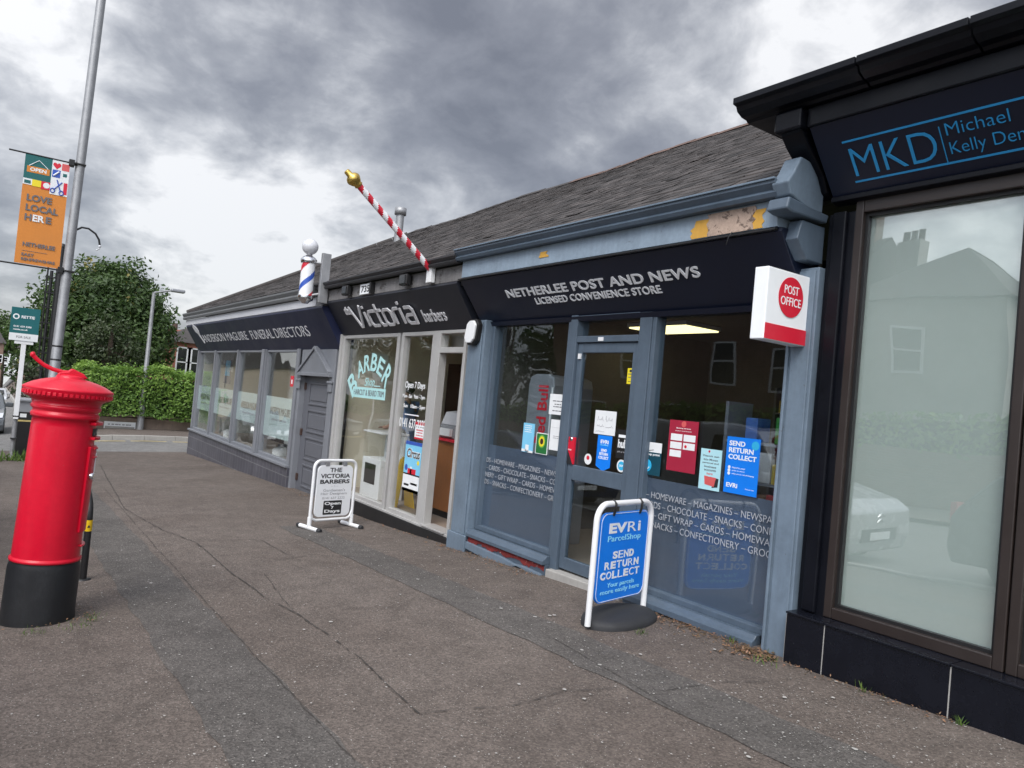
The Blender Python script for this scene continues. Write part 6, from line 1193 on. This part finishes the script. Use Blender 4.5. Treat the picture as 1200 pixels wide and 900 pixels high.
# trees behind
X_ = -42.
TC = lambda px, py, dx=0: atx(px, py, X_ + dx)
lum = [(TC(126, 382), 2.6), (TC(140, 346), 1.7), (TC(108, 350), 1.7), (TC(88, 368, .5), 1.8), (TC(160, 372, .3), 1.7), (TC(72, 398, 1), 1.8), (TC(100, 405, 1.5), 2.0), (TC(150, 405, 1.2), 2.1), (TC(168, 408, .5), 1.4), (TC(126, 356, 1), 1.6), (TC(76, 382, 0), 1.5), (TC(132, 332), 1.0), (TC(172, 390), 1.1), (TC(58, 425, 1), 1.4), (TC(80, 430, 1.5), 1.6)]
make_tree('tree', 'large dark green broadleaf tree behind the hedge', (X_, TC(125, 400).y, -.7), TC(132, 340), lum, 62000, .22, 4, LEAF_T, yellow=14)
make_tree('shrub_tree', 'greyish green loose shrub in front of the large tree', (-38, atx(128, 400, -38).y, -.7), atx(132, 385, -38), [(atx(130, 400, -38), 1.2), (atx(140, 420, -38), 1.2), (atx(118, 425, -38), 1.0)], 2600, .17, 8, LEAF_D)
make_tree('shrub_tree', 'dark shrub at the roadside left of the lamp column', (-36, atx(45, 440, -36).y, -.8), atx(45, 430, -36), [(atx(45, 440, -36), .9), (atx(60, 450, -36), .9), (atx(38, 455, -36), .7)], 1800, .15, 9, LEAF_D)
make_tree('shrub_tree', 'small bright green bush between the poles and the hedge', (-33, atx(52, 455, -33).y, -.8), atx(52, 452, -33), [(atx(50, 458, -33), .55), (atx(72, 452, -33), .6)], 1200, .12, 10, LEAF_H)
make_tree('tree', 'distant tree at the far end of the street', (-120, atx(6, 400, -120).y, -4), atx(6, 385, -120), [(atx(8, 392, -120), 2.6), (atx(2, 385, -120), 2.6), (atx(14, 398, -120), 2)], 2500, .5, 12, LEAF_T)
# weeds, grass tufts and leaf litter
def tufts(name, spots, m, seed, hgt, n=24):
    rnd = random.Random(seed); mb = MB()
    for x, y, r in spots:
        for _ in range(n):
            a, b = x + rnd.gauss(0, r), y + rnd.gauss(0, r); z = gz(a, b) + .002; h = hgt * rnd.uniform(.4, 1.2); d = Vector((rnd.gauss(0, .5), rnd.gauss(0, .5), 1)).normalized() * h; s_ = Vector((rnd.gauss(0, 1), rnd.gauss(0, 1), 0)).normalized() * h * .07
            p = Vector((a, b, z)); mb.add([p - s_, p + s_, p + d * .6 + s_ * .8, p + d + Vector((d.y, d.x, 0)) * .3, p + d * .6 - s_ * .8], [(0, 1, 2, 3, 4)], shade=rnd.random())
    return tag(obj(name, mb, m), kind='stuff')
tufts('grass_tufts', [(sp.x + .2, sp.y + dy, .16) for dy in (-.1, .1, .3, .45)] + [(sp.x - .6, sp.y + .5, .2), (sp.x - .3, sp.y + .8, .25)], WEED, 2, .22, 34)
tufts('weeds', [(-5.62, .66, .05), (-5.5, .60, .05), (-5.75, .7, .04), (hp.x + .1, hp.y - .1, .05), (-5.5, .35, .05)], WEED, 3, .03, 34)
tufts('weeds', [(-2.95, 4.28, .05), (-2.9, 4.2, .04), (-2.3, 4.30, .03), (-1.78, 4.3, .012), (-3.3, 4.36, .03), (-3.72, 3.92, .03)], WEED, 5, .05, 16)
def litter(name, areas, seed):
    rnd = random.Random(seed); mb = MB()
    for x0, x1, y0, y1, n, s in areas:
        for _ in range(n):
            a = rnd.uniform(x0, x1); b = y1 - (y1 - y0) * abs(rnd.gauss(0, .45)); z = gz(a, b) + .004 + rnd.uniform(0, .012); s2 = s * rnd.uniform(.4, 1.3); t = Vector((rnd.gauss(0, 1), rnd.gauss(0, 1), rnd.gauss(0, .25))).normalized() * s2; v_ = Vector((-t.y, t.x, rnd.gauss(0, .3) * s2)) * .45; p = Vector((a, b, z + abs(t.z)))
            mb.add([p - t, p + v_, p + t, p - v_], [(0, 1, 2, 3)], shade=rnd.random())
    return tag(obj(name, mb, DEAD), kind='stuff')
litter('leaf_litter', [(-4.3, -2.95, 4.18, 4.40, 700, .013), (-3.2, -2.9, 4.1, 4.36, 260, .017), (-7.4, -5.5, 4.2, 4.40, 380, .012), (-2.9, -1.8, 4.22, 4.32, 200, .010), (-13, -7.3, 4.3, 4.44, 160, .018), (-6.1, -5.6, .15, .72, 170, .011)], 6)
gum = MB(); rnd = random.Random(31)
for _ in range(1700):
    x = rnd.uniform(-9, 0) if rnd.random() < .8 else rnd.gauss(-2.2, .6); q_ = rnd.random(); y = min(4.3, max(.2, rnd.gauss(3.55, .4))) if q_ < .5 else (rnd.gauss(1.2, .25) if q_ < .72 else rnd.uniform(.2, 4.3)); r = rnd.uniform(.002, .0075) if rnd.random() < .97 else rnd.uniform(.010, .018); k = 7; z = gz(x, y) + .0105; a0 = rnd.random() * 6
    gum.add([(x + r * math.cos(a0 + 6.283 * i / k) * rnd.uniform(.6, 1.2), y + r * math.sin(a0 + 6.283 * i / k) * rnd.uniform(.5, 1.1), z) for i in range(k)], [list(range(k))])
tag(obj('grit_specks', gum, mat('pale_grit', (.40, .385, .36), .9, var=.25, vs=30)), kind='stuff')

# ------------------------------------------------------------------ houses
def house(name, label, x0, x1, y0, y1, zg, eave, ridge, wm, wins, axis='x', face='+x', chim=(), gable=False, hip=None, rm=SLATE, cat='house', group=None):
    """walls, pitched roof with chimneys (> pots), windows (> frame and pane) on the named face"""
    t = thing(name, label, cat, ((x0 + x1) / 2, (y0 + y1) / 2, zg), 0, group); wb = MB().box(x0, x1, y0, y1, zg - 1, eave)
    o = .25
    if axis == 'x': ym = (y0 + y1) / 2; q = 0 if gable else (hip or min(3, (x1 - x0) * .35)); R0, R1 = (x0 - (o if gable else -q), ym, ridge), (x1 + (o if gable else -q), ym, ridge)
    else: xm = (x0 + x1) / 2; q = 0 if gable else min(3, (y1 - y0) * .35); R0, R1 = (xm, y0 - (o if gable else -q), ridge), (xm, y1 + (o if gable else -q), ridge)
    A, B, C_, D = (x0 - o, y0 - o, eave), (x1 + o, y0 - o, eave), (x1 + o, y1 + o, eave), (x0 - o, y1 + o, eave)
    if gable:
        if axis == 'x':
            for x in (x0, x1 - .2): wb.prism([(x, y0, eave), (x, y1, eave), (x, (y0 + y1) / 2, ridge - .15)], (.2, 0, 0))
        else:
            for y in (y0, y1 - .2): wb.prism([(x0, y, eave), (x1, y, eave), ((x0 + x1) / 2, y, ridge - .15)], (0, .2, 0))
    obj('wall', wb, wm, t); rb_ = MB()
    if axis == 'x': rb_.add([A, B, C_, D, R0, R1], [(0, 1, 5, 4), (2, 3, 4, 5), (1, 2, 5), (3, 0, 4), (3, 2, 1, 0)])
    else: rb_.add([A, B, C_, D, R0, R1], [(1, 2, 5, 4), (3, 0, 4, 5), (0, 1, 4), (2, 3, 5), (3, 2, 1, 0)])
    ro = obj('roof', rb_, rm, t)
    for cx_, cy_, h_ in chim:
        c_ = obj('chimney', MB().box(cx_ - .42, cx_ + .42, cy_ - .35, cy_ + .35, eave, h_), wm, ro, .02)
        for k in (-1, 0, 1): obj('chimney_pot', MB().lathe([(.12, 0), (.11, .35), (.13, .4)], (cx_ + k * .28, cy_, h_), 10), RIDGE, c_)
    for a, z, w_, h_ in wins:
        if face == '+x': f = frame_rect(MB(), a, a + w_, z, z + h_, .08, 0, .06); tr = lambda v_: Vector((x1 + .06 - v_.y, v_.x, v_.z))
        elif face == '+y': f = frame_rect(MB(), a, a + w_, z, z + h_, .08, 0, .06); tr = lambda v_: Vector((v_.x, y1 + .06 - v_.y, v_.z))
        else: f = frame_rect(MB(), a, a + w_, z, z + h_, .08, 0, .06); tr = lambda v_: Vector((v_.x, y0 - .06 + v_.y, v_.z))
        f.box(a + .08, a + w_ - .08, .0, .05, z + h_ / 2 - .03, z + h_ / 2 + .03); f.v = [tr(v_) for v_ in f.v]; wo = obj('window', f, WHITEP, t); pb_ = MB().box(a + .08, a + w_ - .08, .03, .055, z + .08, z + h_ - .08); pb_.v = [tr(v_) for v_ in pb_.v]; obj('pane', pb_, CARGL, wo)
    return t
h0 = atx(198, 410, -46); hw = atx(211, 436, -46); hz_e = atx(215, 399, -46).z
house('sandstone_house', 'red sandstone house with a slate roof seen past the large tree', -56, -46, h0.y - .5, h0.y + 12, -.8, atx(212, 401, -46).z, atx(212, 384, -51).z + .3, STONE_R, [(atx(206, 420, -46).y, 1.2, .85, 1.75), (atx(218, 420, -46).y, 1.2, .85, 1.75), (atx(234, 420, -46).y, 1.2, .9, 1.75)], 'y', '+x', [(-50.5, atx(205, 400, -50).y, atx(205, 386, -50).z), (-50.5, atx(226, 400, -50).y, atx(226, 388, -50).z)])
fx = -150
wz = [atx(24, 398, fx), atx(-6, 445, fx)]
house('white_flats', 'distant white gridded block of flats at the end of the street', fx - 10, fx, atx(3, 420, fx).y, atx(25, 420, fx).y, -7, atx(12, 400, fx).z, atx(12, 400, fx).z + .6, WHITES, [(atx(4, 420, fx).y + .9 * i, atx(12, 441, fx).z + 1.15 * j, .62, .85) for i in range(4) for j in range(6)], 'y', '+x', cat='flats')
house('brick_house', 'distant red brick house at the left edge of the street', -118, -108, atx(-14, 420, -108).y, atx(3, 420, -108).y, -4.5, atx(0, 402, -108).z, atx(0, 388, -108).z, BRICK, [(atx(-3, 420, -108).y, atx(0, 425, -108).z, .5, 1.0)], 'y', '+x')
house('brown_house', 'distant brown house half hidden by the for sale board', -100, -90, atx(24, 420, -90).y, atx(34, 420, -90).y, -3.5, atx(30, 408, -90).z, atx(30, 398, -90).z, BRICK, [(atx(29, 420, -90).y, atx(30, 424, -90).z, .6, 1.1)], 'y', '+x')
# --- far side of the main road (seen as reflections in the shop windows)
house('terraced_house', 'brown brick house across the main road', -30, -15.2, -23, -14, -.6, 6.3, 9.2, BRICK, [(-28, 3.0, .9, 1.5), (-24.5, 3.0, .9, 1.5), (-19.2, 2.9, .85, 1.45), (-16.9, 2.7, .85, 1.45), (-27, .3, 1.6, 1.6), (-22, .3, 1.6, 1.6)], 'x', '+y', [(-26, -18.5, 10.2), (-16, -18.5, 10.4)], True)
house('roughcast_house', 'pale roughcast house with a hipped roof across the main road', -15.15, -9.4, -22, -14.5, -.3, 6.0, 8.25, ROUGHC, [(-12.6, 3.6, 1.1, 1.5), (-14.6, 2.5, .9, 1.4), (-12.8, .3, 1.6, 1.5)], 'x', '+y', [(-14, -18.3, 8.8)], hip=2.9)
house('sandstone_house', 'pale sandstone terrace far along the main road', -125, -92, -22, -13, -3.5, 2.8, 5.8, mat('blond_stone', (.42, .35, .26), .85, var=.2), [(-122 + 3.4 * i, -.6, 1.1, 1.8) for i in range(9)], 'x', '+y', [(-118, -17, 6.8), (-100, -17, 6.8)], True)
for i, (x, y, s_) in enumerate(((-35, -15, 1.1), (-42, -14, 1.25), (-50, -15, 1.15), (-33, -21, 1.3))):
    r = random.Random(40 + i); b_ = Vector((x, y, -1.4)); lum = [(b_ + Vector((r.uniform(-2.4, 2.4), r.uniform(-1.8, 1.8), r.uniform(3.2, 7.5))) * s_, r.uniform(1.2, 1.9) * s_) for _ in range(9)]
    make_tree('tree', ('round green tree nearest the brick house across the road', 'tallest green tree across the main road', 'spreading tree before the far terrace', 'tree behind the others by the brick house')[i], b_, b_ + Vector((0, 0, 6.5 * s_)), lum, 4500, .32, 50 + i, LEAF_T, twig=False)
wl2 = thing('garden_wall', 'low brick garden wall along the far side of the main road', 'wall', (-20, -12.1, -.7)); obj('wall_face', MB().hexa([(-58, -12.2, -3), (0, -12.2, -1), (0, -12.2, 1.7), (-58, -12.2, -.6)], [(-58, -12, -3), (0, -12, -1), (0, -12, 1.7), (-58, -12, -.6)]), BRICK, wl2)
he2 = thing('hedge', 'green privet hedge above the brick wall on the far side', 'hedge', (-20, -12.6, 0)); mb = MB(); rnd = random.Random(77); P = []
for _ in range(9000):
    x = rnd.uniform(-56, -1); zc_ = -.6 + (x + 58) / 58 * 2.3; P.append((Vector((x, -12.15 + rnd.gauss(0, .12), zc_ + rnd.uniform(-.1, 1.0))), Vector((0, 1, .2)), rnd.random()))
leafy(mb, P, .2, rnd); obj('foliage', mb, LEAF_H, he2); obj('inner_branches', MB().hexa([(-56, -13, -1.5), (-1, -13, .6), (-1, -13, 2.45), (-56, -13, .3)], [(-56, -12.3, -1.5), (-1, -12.3, .6), (-1, -12.3, 2.45), (-56, -12.3, .3)]), INNER, he2)
# ------------------------------------------------------------------ vehicles
def car(label, cx_, cy_, L_, W_, Hh, m, rz=0., van=False, cat='car'):
    zg = gz(cx_, cy_) - .11; t = thing('parked_van' if van else 'parked_car', label, cat, (cx_, cy_, zg), rz); l, w_ = L_ / 2, W_ / 2
    if van: sd = [(-l, .35), (-l - .0, 1.0), (-l + .05, Hh - .12), (-l + .18, Hh), (l - 2.0, Hh), (l - 1.75, Hh - .04), (l - 1.0, 1.18), (l - .25, 1.0), (l - .03, .86), (l, .5), (l - .06, .26), (-l + .05, .26)]
    else: sd = [(-l, .45), (-l + .03, .80), (-l + .12, .95), (-l + .5, Hh - .06), (-l + .95, Hh), (l - 2.2, Hh), (l - 1.9, Hh - .06), (l - 1.15, .97), (l - .25, .80), (l - .03, .66), (l, .45), (l - .06, .24), (-l + .05, .24)]
    ins = lambda z: w_ - (.13 * max(0, (z - .95) / max(.1, Hh - .95)) ** 1.2 + (.03 if z < .4 else 0))
    n = len(sd); V = [(x, -ins(z), z) for x, z in sd] + [(x, ins(z), z) for x, z in sd]; mb = MB().add(V, [list(range(n))[::-1], list(range(n, 2 * n))] + [(i, (i + 1) % n, n + (i + 1) % n, n + i) for i in range(n)])
    bo = obj('body', mb, m, t, .05, world=False, seg=3)
    z0, z1 = (1.12, Hh - .16) if van else (.98, Hh - .1); xf0, xf1 = l - 1.06, l - 1.72 if van else l - 1.85
    if not van: xf0 = l - 1.2
    e = .012
    ws = MB().hexa([(xf0 + e, -w_ + .2, z0 + .06), (xf0 + e, w_ - .2, z0 + .06), (xf1 + e, w_ - .26, z1), (xf1 + e, -w_ + .26, z1)], [(xf0 - .05, -w_ + .2, z0 + .06), (xf0 - .05, w_ - .2, z0 + .06), (xf1 - .05, w_ - .26, z1), (xf1 - .05, -w_ + .26, z1)]); obj('windscreen', ws, CARGL, t, world=False)
    for s_ in (-1, 1):
        yq = lambda z: s_ * (ins(z) + .006); xa, xb = (xf0 - .35, xf1 - .75) if van else (xf0 - .3, -l + .75)
        obj('side_window', MB().hexa([(xa, yq(z0), z0 + .03), (xb, yq(z0), z0 + .03), (xb + .05, yq(z1), z1), (xf1 - .12, yq(z1), z1)], [(xa, yq(z0) - s_ * .05, z0 + .03), (xb, yq(z0) - s_ * .05, z0 + .03), (xb + .05, yq(z1) - s_ * .05, z1), (xf1 - .12, yq(z1) - s_ * .05, z1)]), CARGL, t, world=False)
        obj('headlight', MB().hexa([(l - .05, s_ * (w_ - .5), .66), (l - .05, s_ * (w_ - .08), .70), (l - .14, s_ * (w_ - .06), .86), (l - .12, s_ * (w_ - .46), .80)], [(l - .2, s_ * (w_ - .5), .66), (l - .2, s_ * (w_ - .08), .70), (l - .25, s_ * (w_ - .06), .86), (l - .25, s_ * (w_ - .46), .80)]), HEADL, t, world=False)
        obj('tail_light', MB().box(-l - .012, -l + .06, s_ * (w_ - .22) - .08, s_ * (w_ - .22) + .12 * (1 if s_ > 0 else .4), .75, .98), STRR, t, world=False); obj('door_mirror', MB().box(xf0 - .3, xf0 - .18, s_ * w_ - .02 + (s_ - 1) * .1, s_ * w_ + .02 + (s_ + 1) * .1, z0 + .02, z0 + .18), m, t, .03, world=False)
        for xw in (l - .85, -l + .8):
            wh = obj('wheel', MB().lathe([(.17, -.1), (.30, -.1), (.325, -.06), (.325, .06), (.30, .1), (.17, .1)], (xw, s_ * (w_ - .09), .325), 28, (0, s_, 0)), TYRE, t, world=False); obj('rim', MB().lathe([(.205, .09), (.2, .105), (.06, .085), (1e-4, .10)], (xw, s_ * (w_ - .09), .325), 20, (0, s_, 0)), CHROME, wh, world=False)
    obj('grille', MB().box(l - .03, l + .012, -w_ * .5, w_ * .5, .42, .60), BLACKM, t, world=False); obj('number_plate', MB().box(l + .013, l + .022, -.26, .26, .44, .55), PAPER, t, .004, world=False); obj('number_plate', MB().box(-l - .022, -l - .005, -.26, .26, .62, .73), YELS, t, .004, world=False)
    if van:
        for dz in (0, .075): obj('chevron_badge', MB().tube([(l - .0, -.10, .69 + dz), (l - .0, 0, .75 + dz), (l - .0, .10, .69 + dz)], .012, 6), CHROME, t, world=False)
    return t
car('silver van parked at the kerb beside the post office', -8.0, -1.65, 4.6, 1.84, 1.86, CARW, 0, True, 'van'); car('dark grey car parked at the near kerb', -2.3, -1.6, 4.2, 1.76, 1.46, CARG)
car('dark blue car parked at the kerb behind the van', -14.2, -1.6, 4.2, 1.76, 1.46, mat('blue_car_paint', (.02, .035, .09), .25, .3, var=.03, coat=.6)); car('white car parked along the kerb outside the funeral shop', -20, -1.6, 4.1, 1.74, 1.46, mat('white_car_paint', (.6, .6, .6), .25, var=.03, coat=.6))
car('grey car parked beyond the side road at the left edge', -32.5, -.42, 4.2, 1.76, 1.46, CARG); car('pale car far down the street', -75, .2, 4.2, 1.76, 1.46, CARW)
